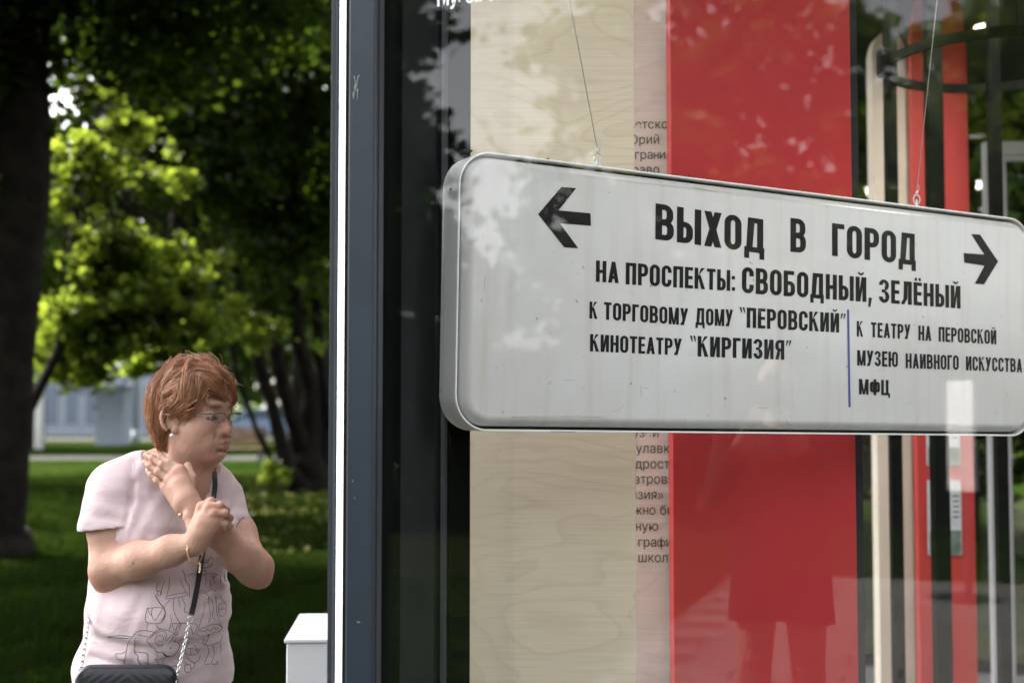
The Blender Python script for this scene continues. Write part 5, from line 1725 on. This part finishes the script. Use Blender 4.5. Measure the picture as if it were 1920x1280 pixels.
# hem seams of sleeve and shirt follow later; trousers and shoes below the picture
def lower():
    F = Field((-.30, -.26, .03), (.30, .34, .93), .008)
    b0 = P(289, 1300, .03)
    F.ell(Vector((b0.x, b0.y, .84)), (.172, .138, .14), TM, .05)
    for s in (1, -1):
        hip = Vector((b0.x, b0.y, .80)) + tr * s * .085
        kn = hip + Vector((0, -.01, -.35)) + tr * s * .02
        an = Vector((kn.x, kn.y + .02, .07)) + tr * s * .01
        F.chain([hip, kn, an], [.095, .068, .058], .04)
    M['trousers'] = material('beige_trousers', (.30, .24, .17), .85, noise_amt=.1, bump=.2, bump_scale=30)
    o, V, Fc = F.mesh('trousers', M['trousers'], WOMAN, 1)
    for s in (1, -1):
        F = Field((-.35, -.35, 0), (.35, .35, .13), .005)
        c = Vector((b0.x, b0.y, 0)) + tr * s * .115 + Vector((0, .01, 0))
        F.cone(c + Vector((0, 0, .045)) + tn * -.03, c + tn * .13 + Vector((0, 0, .030)), .042, .030, .02)
        F.cone(c + Vector((0, 0, .05)), c + Vector((0, 0, .09)), .045, .045, .02)
        F.mesh('shoe', M['iron'], WOMAN, 1)
lower()
# ---------------- hair
def hair_material(name, c1, c2, c3):
    m = bpy.data.materials.new(name); m.use_nodes = True
    n, l = m.node_tree.nodes, m.node_tree.links
    b = n['Principled BSDF']; b.inputs['Roughness'].default_value = .38; b.inputs['Specular IOR Level'].default_value = .45
    b.inputs['Anisotropic'].default_value = .5
    at = n.new('ShaderNodeAttribute'); at.attribute_name = 'shade'
    r = n.new('ShaderNodeValToRGB')
    e = r.color_ramp.elements
    e[0].position = 0.0; e[0].color = (*c1, 1); e[1].position = 1.0; e[1].color = (*c3, 1)
    x = e.new(.55); x.color = (*c2, 1)
    l.new(at.outputs['Fac'], r.inputs[0]); l.new(r.outputs[0], b.inputs['Base Color'])
    return m
M['hair'] = hair_material('auburn_hair', (.11, .040, .018), (.41, .17, .075), (.72, .46, .30))
def hair_volume(F):
    F.ell(H(-.018, 0, .046), (.104, .090, .100), HM, .02)
    F.ell(H(-.046, 0, .020), (.072, .085, .090), HM, .03)
    F.chain([H(-.056, 0, -.02), H(-.048, 0, -.058), H(-.036, 0, -.082)], [.058, .046, .028], .025)
    F.chain([H(-.045, .052, -.02), H(-.042, .045, -.066)], [.032, .020], .02)
    F.chain([H(-.045, -.052, -.02), H(-.042, -.045, -.066)], [.032, .020], .02)
    F.ell(H(.010, .058, .052), (.062, .030, .046), HM, .02)
    F.ell(H(.010, -.058, .052), (.062, .030, .046), HM, .02)
    F.ell(H(.030, .012, .100), (.066, .050, .036), HM, .02)
    F.ell(H(-.020, -.02, .128), (.060, .050, .024), HM, .02)
    F.ell(H(.050, -.004, .080), (.042, .060, .033), HM, .016)          # fringe
    F.chain([H(.066, .028, .080), H(.083, .014, .060), H(.087, .000, .044)], [.018, .012, .007], .010)
    F.chain([H(.064, -.010, .080), H(.084, -.018, .058), H(.083, -.028, .043)], [.020, .013, .008], .010)
    F.chain([H(.052, -.040, .076), H(.068, -.046, .052), H(.062, -.054, .034)], [.018, .013, .008], .010)
    F.chain([H(.034, .066, .050), H(.044, .070, .022), H(.046, .067, .004)], [.018, .010, .004], .008)
    # bare temple, ear and cheek
    F.ball(H(.078, .060, .034), .0215, .010, 'sub')
    F.ball(H(.066, .080, .050), .014, .010, 'sub')
    F.ell(H(.006, .088, -.014), (.026, .024, .036), HM, .008, 'sub')
    F.ell(H(.006, -.088, -.014), (.026, .024, .036), HM, .008, 'sub')
    F.ell(H(.070, 0, -.028), (.058, .10, .050), HM, .008, 'sub')
    F.ell(H(.026, 0, -.060), (.060, .12, .046), HM, .008, 'sub')
F = Field((-.20, -.22, 1.28), (.24, .22, 1.72), .003)
F.rs = .89
hair_volume(F)
hz_ = F
F_off = Field((-.20, -.22, 1.28), (.24, .22, 1.72), .003)
F_off.f = F.f.copy() + .0045
HAIR, HV, HF = F_off.mesh('hair', M['hair'], WOMAN, 2)
at = HAIR.data.attributes.new('shade', 'FLOAT', 'POINT')
at.data.foreach_set('value', np.full(len(HAIR.data.vertices), .12, np.float32))

def strands():
    rg = np.random.default_rng(9)
    me = bpy.data.meshes.new('tmp')
    o2, V, Fq = F.mesh('tmp_h', None, None, 1)
    bvh = BVHTree.FromPolygons([Vector(v) for v in V], [tuple(q) for q in Fq])
    bpy.data.objects.remove(o2)
    crown = H(-.040, -.010, .140)
    part = H(.030, .020, .140)
    HMt = HM.transposed()
    def field(p):
        q = HMt @ (p - HC) / HS
        if q.x > .015 and q.z > .055:           # fringe: swept forward and to her left
            d = f_ * 1.0 - sr * (.35 + 6 * max(0, -(q.y - .03))) - u_ * (.25 + 9 * max(0, q.x - .05))
            if q.y > .045: d = f_ * .15 + sr * .3 - u_ * 1.0
        else:
            away = (p - crown)
            d = away.normalized() * 1.0 - u_ * .45 - f_ * .30
            if q.y > .05 and q.x > -.02: d = -f_ * .85 - u_ * (.55) + sr * .1
            if q.x < -.06: d = -u_ * 1.0 + away.normalized() * .4 + f_ * .12
        return d.normalized()
    tri = len(Fq)
    cs = V[Fq].mean(1)
    nclump = 760
    Vs, Fs, Sh = [], [], []
    pick = rg.choice(tri, nclump)
    for ci in pick:
        root = Vector(cs[ci])
        L = rg.uniform(.035, .085)
        tone = np.clip(rg.normal(.50, .17), .08, .95)
        wob = [rg.uniform(-.35, .35) for _ in range(3)]
        # guide
        g = [root.copy()]
        p = root.copy()
        nseg = 7
        cur = Vector((rg.normal(), rg.normal(), rg.normal())) * .17
        for k in range(nseg):
            d = (field(p) + cur * (.5 + k / nseg)).normalized()
            p = p + d * (L / nseg)
            loc, nor, ix, dist = bvh.find_nearest(p)
            if loc is not None:
                lift = .0022 + .0045 * (k / nseg) ** 2 * rg.uniform(.1, 1.4)
                p = loc + nor * lift
            g.append(p.copy())
        ns = 22
        for s in range(ns):
            off = Vector((rg.normal(), rg.normal(), rg.normal())) * .0066
            tipoff = Vector((rg.normal(), rg.normal(), rg.normal())) * .0020
            rr = rg.uniform(.0003, .0006)
            pts = []
            for k, q in enumerate(g):
                f = k / nseg
                w = (1 - f) * .9 + .1
                x = q + off * w + tipoff * f * .8
                loc, nor, ix, dist = bvh.find_nearest(x)
                if loc is not None and (x - loc).dot(nor) < -.0010: x = loc - nor * .0010
                pts.append(x)
            v, fq = tube_data(pts, [rr * (1 - .75 * (k / nseg) ** 2) for k in range(nseg + 1)], 3, False)
            o = len(Vs)
            Vs += v; Fs += [tuple(i + o for i in q) for q in fq]
            sh = np.clip(tone + rg.normal(0, .17), 0, 1)
            Sh += [sh] * len(v)
    # flyaways
    for s in range(46):
        ci = rg.choice(tri); root = Vector(cs[ci])
        q = HMt @ (root - HC) / HS
        if q.z < .06: continue
        loc, nor, ix, dist = bvh.find_nearest(root)
        d = (field(root) * .8 + nor * .55).normalized()
        pts = [root]
        p = root.copy()
        for k in range(7):
            d = (d + field(p) * .22 - Vector((0, 0, .14)) + Vector((rg.normal(), rg.normal(), rg.normal())) * .08).normalized()
            p = p + d * .0065; pts.append(p.copy())
        v, fq = tube_data(pts, .00032, 3, False)
        o = len(Vs); Vs += v; Fs += [tuple(i + o for i in q) for q in fq]; Sh += [.8] * len(v)
    ob = from_py('hair_strands', Vs, Fs, M['hair'], HAIR, True)
    ob['kind'] = 'stuff'
    a = ob.data.attributes.new('shade', 'FLOAT', 'POINT'); a.data.foreach_set('value', np.array(Sh, np.float32))
strands()

# ---------------- surfaces to lay things on
def bvh_of(o):
    me = o.data
    V = np.empty(len(me.vertices) * 3, np.float32); me.vertices.foreach_get('co', V)
    V = V.reshape(-1, 3)
    return BVHTree.FromPolygons([Vector(v) for v in V.tolist()], [tuple(p.vertices) for p in me.polygons])
SB = bvh_of(SHIRT)
BB = bvh_of(BODY)
CW = CAMP - WB0
def on_surf(bv, px, py, lift=.001, default_dy=-.12):
    d = (P(px, py, 0) - CW).normalized()
    loc, nor, ix, dist = bv.ray_cast(CW, d)
    if loc is None: return P(px, py, default_dy), Vector((0, -1, 0))
    if nor.dot(d) > 0: nor = -nor
    return loc + nor * lift, nor

# ---------------- line drawing printed on the shirt
M['shirt_ink'] = material('shirt_ink', (.030, .025, .035), .8)
PR = [
 [(380,822),(430,808),(520,801),(600,812),(628,820)], [(380,822),(480,826),(600,832)], [(628,815),(680,765),(750,752),(850,770)], [(630,812),(590,870),(575,930),(565,1000),(548,1060),(560,1110),(620,1132)],
 [(565,960),(520,985),(470,985),(464,1000),(480,1035),(545,1050)], [(780,830),(830,790),(900,740),(960,745),(1030,770),(1070,800)], [(780,830),(775,860),(800,880),(820,920),(850,930),(870,965),(915,972),(930,955)],
 [(800,840),(850,790),(930,755),(970,790),(960,850)], [(945,890),(905,905),(870,880),(858,840),(880,805),(920,800),(942,825),(932,858),(905,865),(888,848)], [(965,860),(1060,770),(1075,785),(990,880)],
 [(1020,850),(1100,700),(1112,712),(1050,870)], [(950,960),(960,992),(995,1014),(1040,1000),(1080,960),(1100,900),(1060,860),(1020,850)], [(655,830),(655,900),(650,970),(690,1010),(690,1040),(712,1085)],
 [(650,970),(700,968),(780,985),(785,1060),(800,1110),(850,1145),(900,1152)], [(870,1045),(910,1100),(950,1140),(1002,1160)], [(680,1020),(690,1070),(720,1092)], [(640,1090),(700,1130)], [(870,960),(880,1010),(860,1050),(1000,1010)],
 [(690,800),(720,800),(760,815),(780,800)], [(760,1080),(800,1090),(850,1130)],
 [(975,410),(1160,375),(1165,405),(975,437),(975,410)], [(1010,440),(975,480),(940,520)], [(1045,435),(1040,530),(1070,620),(1112,682)], [(1090,430),(1110,530)], [(1125,420),(1160,500)], [(1130,140),(1155,200),(1165,260),(1200,320),(1200,420)],
 [(1110,230),(1130,300),(1165,375)], [(995,220),(1000,300),(975,400)], [(960,250),(925,330),(910,400),(875,402)], [(885,280),(868,330),(880,360),(920,365),(915,400)], [(880,360),(875,402)],
 [(780,530),(945,535),(930,670),(765,665),(780,530)], [(830,530),(820,590),(850,650),(880,620),(930,540)], [(785,535),(800,580),(830,612)], [(1010,600),(1020,660),(1000,742)], [(870,690),(880,720),(922,737)], [(780,680),(775,750)],
 [(1030,685),(1270,690),(1240,790),(1222,740),(1200,690)], [(1030,690),(1052,760),(1085,690)], [(1160,500),(1150,560),(1190,580)], [(1190,210),(1210,190),(1340,195),(1430,180),(1470,195),(1440,230),(1425,215)],
 [(1350,190),(1368,240),(1360,300)], [(1395,250),(1415,290),(1405,330)], [(1480,190),(1440,240),(1460,290)], [(1570,150),(1545,190),(1560,240)], [(1530,160),(1510,220),(1515,290)], [(1260,375),(1350,380),(1385,400),(1400,440)],
 [(1260,330),(1290,360),(1330,350),(1370,370),(1420,345),(1470,360)], [(1350,480),(1345,560),(1320,640),(1290,740)], [(1390,420),(1400,520),(1410,600),(1390,680)], [(1460,400),(1470,500),(1480,600),(1525,722)],
 [(1490,490),(1560,480),(1560,590),(1500,600),(1490,490)], [(1420,430),(1440,520),(1430,600),(1450,640)], [(1510,400),(1530,450),(1560,470)], [(1500,540),(1558,535)],
 [(1300,60),(1330,40),(1380,50),(1420,20),(1440,60),(1400,110),(1340,130),(1300,110),(1320,80),(1370,70),(1400,90)], [(1310,110),(1350,125),(1400,120),(1430,90)], [(1335,55),(1360,80),(1390,60),(1410,40)], [(1290,130),(1310,160),(1365,150),(1370,185)],
 [(1270,790),(1300,740),(1360,720),(1420,690),(1480,690),(1530,720),(1500,760),(1450,770),(1400,800),(1330,810),(1290,800),(1270,790)], [(1300,770),(1320,750),(1350,765),(1380,740),(1410,755),(1440,725),(1470,740),(1500,715)],
 [(1400,800),(1380,850),(1360,890),(1420,900),(1470,880),(1510,860),(1530,800)], [(1320,830),(1350,850),(1330,880),(1370,900)], [(1380,900),(1392,980),(1350,1080),(1405,1090)], [(1430,900),(1450,990),(1420,1080),(1480,1085),(1475,1060)],
 [(1505,880),(1515,930),(1508,970)], [(1130,945),(1230,930),(1290,975),(1200,1000),(1140,965)], [(1160,935),(1170,990)], [(1210,932),(1215,998)], [(1250,900),(1290,950),(1310,930)], [(1030,1110),(1075,1105),(1070,1170),(1022,1170),(1030,1110)],
 [(1150,1100),(1205,1095),(1210,1160),(1160,1165),(1150,1100)], [(1165,1010),(1220,1060),(1250,1080),(1245,1125),(1210,1130)], [(1080,1020),(1110,1060),(1150,1070),(1180,1100)], [(950,1040),(930,1090),(1010,1130)], [(1310,1000),(1290,1050),(1240,1080)],
 [(1250,830),(1160,830),(1110,850),(1090,880)], [(1200,860),(1180,900),(1150,935)],
]
BOLD = [[(860,405),(880,440),(905,480),(945,530),(958,575),(945,620),(915,660)], [(932,968),(948,992),(972,1008),(996,1009)], [(1010,920),(1014,934)], [(1008,930),(1018,924)], [(1545,190),(1552,250),(1575,255)], [(1430,215),(1440,205)], [(1380,790),(1395,796)]]
def catmull(pts, n=4):
    out = []
    for i in range(len(pts) - 1):
        p0, p1, p2, p3 = pts[max(i - 1, 0)], pts[i], pts[i + 1], pts[min(i + 2, len(pts) - 1)]
        for k in range(n):
            t = k / n
            out.append(tuple(.5 * ((2 * p1[j]) + (-p0[j] + p2[j]) * t + (2 * p0[j] - 5 * p1[j] + 4 * p2[j] - p3[j]) * t * t + (-p0[j] + 3 * p1[j] - 3 * p2[j] + p3[j]) * t ** 3) for j in (0, 1)))
    out.append(pts[-1])
    return out
data = []
for lst, w in ((PR, .00058), (BOLD, .0011)):
    for pl in lst:
        pts = [on_surf(SB, 130 + a / 5.334, 1040 + b / 5.334, .0002)[0] for a, b in catmull(pl)]
        data.append(tube_data(pts, w, 4, False))
v, f = join_data(data)
pr = from_py('printed_drawing', v, f, M['shirt_ink'], SHIRT); pr['kind'] = 'stuff'

# ---------------- seams: neckline binding and sleeve hems are cloth ridges
def seam(pxs, bv, r, mat, name='seam', lift=.0):
    pts = [on_surf(bv, a, b, lift)[0] for a, b in catmull(pxs, 4)]
    v, f = tube_data(pts, r, 6); return from_py(name, v, f, mat, SHIRT, True)
M['seam'] = material('pink_seam', (.60, .49, .51), .9)
seam([(252, 868), (249, 900), (248, 940), (250, 972)], SB, .0009, M['seam'])
seam([(418, 892), (416, 920), (417, 950)], SB, .0009, M['seam'])

# ---------------- handbag, its strap and chains (a thing she carries)
M['leather'] = material('black_leather', (.016, .018, .024), .42, spec=.5, noise_amt=.15, noise_scale=40, bump=.15, bump_scale=300)
M['nickel'] = material('nickel_chain', (.62, .61, .59), .22, metallic=1.0)
M['gold'] = material('gold', (.72, .52, .30), .33, metallic=1.0)
bagc = P(236, 1312, -.215)
BAG = empty('handbag', WB0 + bagc, 0, 'black quilted handbag on a chain strap hanging at the woman\'s hip', 'handbag')
def bag_body():
    w, h, d = .218, .150, .062
    nx, nz = 66, 46
    V, F = [], []
    tilt = Matrix.Rotation(R(16), 3, 'Z') @ Matrix.Rotation(R(3.0), 3, 'Y')
    def outline(u, v):
        x, z = (u - .5) * w, (v - .5) * h
        return x, z
    for side in (-1, 1):
        o = len(V)
        for j in range(nz + 1):
            for i in range(nx + 1):
                u, v_ = i / nx, j / nz
                x, z = outline(u, v_)
                # rounded corners
                ex, ez = max(abs(x) - (w / 2 - .035), 0), max(abs(z) - (h / 2 - .035), 0)
                if ex > 0 and ez > 0:
                    m_ = max(ex, ez); L = math.hypot(ex, ez)
                    if L > 0:
                        sx = ex * m_ / L; sz = ez * m_ / L
                        x = math.copysign(w / 2 - .035 + sx, x); z = math.copysign(h / 2 - .035 + sz, z)
                ed = min(w / 2 - abs(x), h / 2 - abs(z)) / .03
                ed = max(0, min(1, ed))
                t = (abs(x) * .75 + z) / .0165
                q = abs(math.sin(math.pi * t)) ** .6
                y = (d / 2) * (.55 + .45 * math.sqrt(1 - (1 - ed) ** 2)) + (.0032 * q - .002) * ed
                V.append(tilt @ Vector((x, side * y, z)))
        for j in range(nz):
            for i in range(nx):
                a = o + j * (nx + 1) + i
                q = (a, a + 1, a + nx + 2, a + nx + 1)
                F.append(q if side < 0 else q[::-1])
    b = from_py('body', V, F, M['leather'], BAG, True)
    # gusset ring with zip
    ring = []
    n = 80
    per = rrect(-w / 2, w / 2, -h / 2, h / 2, .034, 8)
    V, F = [], []
    for x, z in per:
        for y, k in ((-d * .29, 1.0), (-d * .26, 1.012), (-.003, 1.016), (0, 1.004), (.003, 1.016), (d * .26, 1.012), (d * .29, 1.0)):
            V.append(tilt @ Vector((x * k, y, z * k)))
    m = len(per)
    for i in range(m):
        for j in range(6):
            F.append((i * 7 + j, i * 7 + j + 1, ((i + 1) % m) * 7 + j + 1, ((i + 1) % m) * 7 + j))
    from_py('gusset', V, F, M['leather'], BAG, True)
    return tilt
bt = bag_body()
def link_chain(pts, llen, r, mat, parent, name='chain', off=Vector((0, 0, 0)), flat=.62):
    """chain of interlocking elliptical links along a polyline"""
    # resample
    seg = [(pts[i + 1] - pts[i]).length for i in range(len(pts) - 1)]
    tot = sum(seg); n = max(2, int(tot / (llen * .72)))
    data = []
    for k in range(n):
        s = tot * (k + .5) / n
        i = 0
        while i < len(seg) - 1 and s > seg[i]: s -= seg[i]; i += 1
        c = pts[i].lerp(pts[i + 1], s / seg[i]) - off
        t = (pts[i + 1] - pts[i]).normalized()
        a = t.cross(Vector((0, 1, 0)))
        if a.length < .1: a = t.cross(Vector((1, 0, 0)))
        a.normalize(); b = t.cross(a)
        ang = R(40 if k % 2 else -40)
        w = a * math.cos(ang) + b * math.sin(ang)
        data.append(torus_data(c, llen / 2 * flat, r, w, t, 12, 5, sc=1 / flat))
    v, f = join_data(data)
    o = from_py(name, v, f, mat, parent, True); o['kind'] = 'stuff'
    return o
lc = [P(168, 1148, -.08), P(163, 1180, -.125), P(158, 1215, -.16), P(152, 1250, -.19), P(149, 1275, -.2)]
rcn = [P(355, 1166, -.175), P(349, 1195, -.182), P(341, 1230, -.195), P(333, 1262, -.205), P(326, 1290, -.21)]
link_chain(lc, .0105, .0014, M['nickel'], BAG, off=bagc)
link_chain(rcn, .0105, .0014, M['nickel'], BAG, off=bagc)
v, f = torus_data(P(357, 1160, -.178) - bagc, .0065, .0011, Vector((1, 0, 0)), Vector((0, 0, 1)), 20, 6); from_py('strap_ring', v, f, M['nickel'], BAG, True)
def strap(pxs, width=.0125, thick=.0016, lift=.0035):
    V, F = [], []
    pts = []; nr = []
    for a, b in pxs:
        p, n = on_surf(SB, a, b, lift); pts.append(p); nr.append(n)
    return pts, nr
def ribbon(pts, nr, width, thick, mat, parent, name, off):
    V, F = [], []
    for i, p in enumerate(pts):
        t = (pts[min(i + 1, len(pts) - 1)] - pts[max(i - 1, 0)]).normalized()
        n = (nr[i] - t * nr[i].dot(t)).normalized(); w = t.cross(n).normalized()
        q = p - off
        V += [q - w * width / 2, q + w * width / 2, q + w * width / 2 + n * thick, q - w * width / 2 + n * thick]
    for i in range(len(pts) - 1):
        for j in range(4):
            F.append((i * 4 + j, i * 4 + (j + 1) % 4, (i + 1) * 4 + (j + 1) % 4, (i + 1) * 4 + j))
    F.append((3, 2, 1, 0)); k = (len(pts) - 1) * 4; F.append((k, k + 1, k + 2, k + 3))
    return from_py(name, V, F, mat, parent)
pts, nr = strap(catmull([(400, 884), (402, 908), (399, 940), (393, 975), (385, 1010), (377, 1050), (371, 1090), (364, 1125), (358, 1152)], 3))
# keep the strap taut where the body curves away
for _ in range(6):
    for i in range(1, len(pts) - 1):
        m_ = (pts[i - 1] + pts[i + 1]) / 2
        if (m_ - pts[i]).dot(nr[i]) > 0: pts[i] = pts[i].lerp(m_, .6)
ribbon(pts, nr, .0125, .0018, M['leather'], BAG, 'strap', bagc)
# over the shoulder and down the back
up = []
for k in range(9):
    a = k / 8
    up.append((Vector(pts[0]).lerp(P(392, 872, .12), a) + Vector((0, 0, .012 * math.sin(math.pi * a) + .002)), Vector((0, -math.cos(math.pi * a) * .8, 1)).normalized()))
for k in range(1, 9):
    a = k / 8
    q = P(388 - 190 * a, 900 + 250 * a, .0)
    loc, nor, ix, dist = SB.ray_cast(Vector((q.x, 1.0, q.z)), Vector((0, -1, 0)))
    if loc is not None: up.append((loc + Vector((0, .006, 0)), Vector((0, 1, 0))))
ribbon([a for a, b in up], [b for a, b in up], .0125, .0018, M['leather'], BAG, 'strap', bagc)

# ---------------- bracelet, necklace, earring
cB = P(366, 1030, -.213)
axd = (P(366, 1018, -.215) - P(320, 1040, -.195)).normalized()
axd = (axd + Vector((0, 0, -.35))).normalized()
e1 = axd.cross(Vector((0, 1, 0))).normalized(); e2 = axd.cross(e1).normalized()
ringp = [cB + (e1 * math.cos(R(a)) + e2 * math.sin(R(a))) * .0315 for a in range(0, 361, 10)]
link_chain(ringp, .0078, .0009, M['gold'], BODY, 'bracelet', flat=.5)
link_chain([P(376, 1056, -.245), P(374, 1072, -.247)], .006, .0009, M['gold'], BODY, 'bracelet_charm', flat=.6)
def skinline(pxs, r, name):
    pp = [on_surf(BB, a, b, .0012)[0] for a, b in catmull(pxs, 4)]
    v, f = tube_data(pp, r, 5); return from_py(name, v, f, M['gold'], BODY, True)
skinline([(291, 832), (293, 842), (296, 852)], .0010, 'necklace')
pp, _ = on_surf(BB, 341, 963, .004)
bm = bmesh.new(); bmesh.ops.create_uvsphere(bm, u_segments=12, v_segments=8, radius=.0048); me = bpy.data.meshes.new('pendant'); bm.to_mesh(me); bm.free()
link_mesh('pendant', me, M['gold'], BODY, pp, smooth=True)
M['pearl'] = material('pearl', (.80, .76, .70), .15, coat=.6)
eb = H(.004, .0845, -.036)
tube('earring_hook', [eb + Vector((0, 0, .010)), eb + Vector((.003, -.004, .006)), eb + Vector((.002, -.004, -.003))], .0011, M['gold'], BODY, 6)
bm = bmesh.new(); bmesh.ops.create_uvsphere(bm, u_segments=14, v_segments=10, radius=.0052); me = bpy.data.meshes.new('pearl_earring'); bm.to_mesh(me); bm.free()
link_mesh('pearl_earring', me, M['pearl'], BODY, eb + Vector((.001, -.004, -.008)), smooth=True)
# nails of the hand at the neck
M['nail'] = material('nail', (.60, .36, .33), .2)
for a, b, c in ((P(290, 851, -.104), P(302, 857, -.114), .0066), (P(275, 853, -.108), P(286, 859, -.120), .0067), (P(272, 866, -.112), P(281, 873, -.122), .0065), (P(277, 882, -.112), P(284, 890, -.120), .006)):
    t = (a - b).normalized(); nrm = Vector((0, -1, 0)); nrm = (nrm - t * nrm.dot(t)).normalized(); w = t.cross(nrm)
    cc = a + nrm * (c * .80) + t * c * .25
    V = []; F = []
    for i in range(5):
        for j in range(5):
            x = (i - 2) / 2; y = (j - 2) / 2
            r2 = 1 - .15 * y * y
            V.append(cc + w * x * c * .62 * r2 + t * y * c * .75 - nrm * (x * x * .38 + (y > 0) * y * y * .22) * c + nrm * .0004)
    for i in range(4):
        for j in range(4): F.append((i * 5 + j, i * 5 + j + 1, i * 5 + j + 6, i * 5 + j + 5))
    from_py('nail', V, F, M['nail'], BODY, True)

# ---------------- spectacles
def lens_material():
    m = glass_material('spectacle_lens', (.80, .80, .84), .05)
    return m
M['lens'] = lens_material()
M['green_metal'] = material('green_metal', (.10, .12, .06), .4, metallic=.6, noise_amt=.4, noise_scale=300)
hc = WB0 + H(.10, 0, .008)
GL = empty('spectacles', hc, 0, 'rimless spectacles with greenish temples worn on the woman\'s nose', 'spectacles')
o_ = hc - WB0
def LH(x, y, z): return H(x, y, z) - o_
for s in (1, -1):
    V = []
    n = 28
    for k in range(n):
        a = 2 * math.pi * k / n
        cx = math.copysign(abs(math.cos(a)) ** .62, math.cos(a)) * .0245
        cz = math.copysign(abs(math.sin(a)) ** .62, math.sin(a)) * .0130
        V.append(LH(.1105 - .10 * abs(cx + s * 0) * 0 - (.0045 if cx * s > 0 else 0) * abs(cx) / .0245, s * .0325 + cx, .003 + cz))
    V2 = [v - f_ * .0016 for v in V]
    F = [tuple(range(n)), tuple(range(2 * n - 1, n - 1, -1))] + [(i, (i + 1) % n, n + (i + 1) % n, n + i) for i in range(n)]
    from_py('lens', V + V2, F, M['lens'], GL)
    tube('brow_bar', [LH(.1105, s * .010, .0135), LH(.1110, s * .030, .0168), LH(.1075, s * .056, .0145)], .0014, M['green_metal'], GL, 6)
    tube('temple', [LH(.106, s * .058, .0140), LH(.100, s * .0665, .0135), LH(.070, s * .0725, .013), LH(.030, s * .0785, .012), LH(-.005, s * .0835, .010)], [.0016, .0019, .0016, .0012, .0011], M['green_metal'], GL, 6)
    tube('nose_pad', [LH(.1085, s * .010, .004), LH(.103, s * .011, -.002)], [.0008, .0022], M['lens'], GL, 6)
tube('bridge', [LH(.1105, .010, .0095), LH(.1135, 0, .0125), LH(.1105, -.010, .0095)], .0010, M['green_metal'], GL, 6)

# ============================================================ people and things on the plaza that show only as reflections
def onlooker():
    M['dark_cloth'] = material('dark_cloth', (.02, .02, .024), .9, spec=.1, noise_amt=.2)
    M['dark_shorts'] = material('dark_shorts', (.025, .026, .035), .9, spec=.1, noise_amt=.2)
    base = Vector((-.68, -.07, 0))
    t = empty('person', base, R(-19), 'person in dark sweater and dark shorts raising a black camera, seen only as a reflection', 'person')
    F = Field((-.40, -.35, .0), (.40, .45, 1.80), .008)
    F.ell((0, 0, 1.63), (.075, .095, .115), None, .02)
    F.ball((0, .10, 1.61), .014, .01)
    F.cone((0, -.01, 1.40), (0, 0, 1.56), .055, .05, .03)
    F.ell((0, 0, 1.20), (.17, .11, .26), None, .04)
    F.ell((0, 0, .95), (.165, .115, .14), None, .04)
    for s in (1, -1):
        F.chain([(s * .18, 0, 1.40), (s * .24, .05, 1.15), (s * .10, .24, 1.38), (s * .06, .27, 1.46)], [.05, .042, .032, .03], .02)
        for k in range(4): F.cone((s * .06, .28, 1.46 + k * .016), (s * .02, .32, 1.47 + k * .017), .009, .007, .004)
        F.cone((s * .05, .27, 1.44), (s * .02, .29, 1.42), .010, .008, .005)
        F.chain([(s * .085, 0, .90), (s * .10, .01, .50), (s * .105, -.01, .10)], [.085, .058, .036], .02)
        F.cone((s * .105, -.02, .05), (s * .12, .12, .03), .035, .026, .015)
    F.mesh('body', M['skin_plain'], t, 1)
    F = Field((-.45, -.35, .85), (.45, .40, 1.55), .008)
    F.ell((0, 0, 1.20), (.185, .125, .27), None, .04); F.ell((0, 0, .98), (.185, .135, .13), None, .05)
    for s in (1, -1): F.chain([(s * .13, 0, 1.41), (s * .18, .0, 1.40), (s * .24, .05, 1.15), (s * .115, .22, 1.36)], [.06, .062, .055, .042], .03)
    F.mesh('sweater', M['dark_cloth'], t, 1)
    F = Field((-.35, -.30, .50), (.35, .30, 1.05), .008)
    F.ell((0, 0, .93), (.18, .13, .12), None, .04)
    for s in (1, -1): F.cone((s * .085, 0, .90), (s * .11, .005, .62), .10, .095, .02)
    F.f = np.maximum(F.f, .72 - F.sub((-1, -1, 0), (1, 1, 2))[3]).astype(np.float32)
    F.mesh('shorts', M['dark_shorts'], t, 1)
    F = Field((-.2, -.2, 1.5), (.2, .2, 1.85), .008)
    F.ell((0, -.02, 1.67), (.085, .10, .10), None, .02); F.ell((0, .10, 1.60), (.09, .07, .09), None, .01, 'sub')
    F.mesh('hair', M['dark_cloth'], t, 1)
    c = empty('photo_camera', base + Matrix.Rotation(R(-19), 3, 'Z') @ Vector((0, .20, 1.56)), R(-19), 'black camera with lens held before the face of the person reflected in the glass', 'camera')
    box('body', (-.075, -.03, -.05), (.075, .03, .05), M['dark_cloth'], c, .012)
    box('viewfinder', (-.025, -.03, .045), (.025, .02, .075), M['dark_cloth'], c, .008)
    v, f = tube_data([(0, .03, 0), (0, .06, 0), (0, .13, 0)], [.036, .038, .040], 20); from_py('lens', v, f, M['dark_cloth'], c, True)
M['skin_plain'] = material('skin_plain', (.36, .24, .19), .6, spec=.3, noise_amt=.05)
onlooker()
st = empty('reflection_board', (-1.9, -5.7, 0), R(27), 'white notice board added on the plaza to put a pale rectangle in the glass', 'notice board')  # added board whose white panel makes the pale patch in the glass
box('panel', (-.14, -.02, .86), (.14, .02, 1.72), M['white'], st, .004)
box('pole', (-.02, -.055, 0), (.02, -.021, 1.6), M['fin'], st)
box('foot', (-.2, -.2, 0.03), (.2, .2, .05), M['fin'], st)
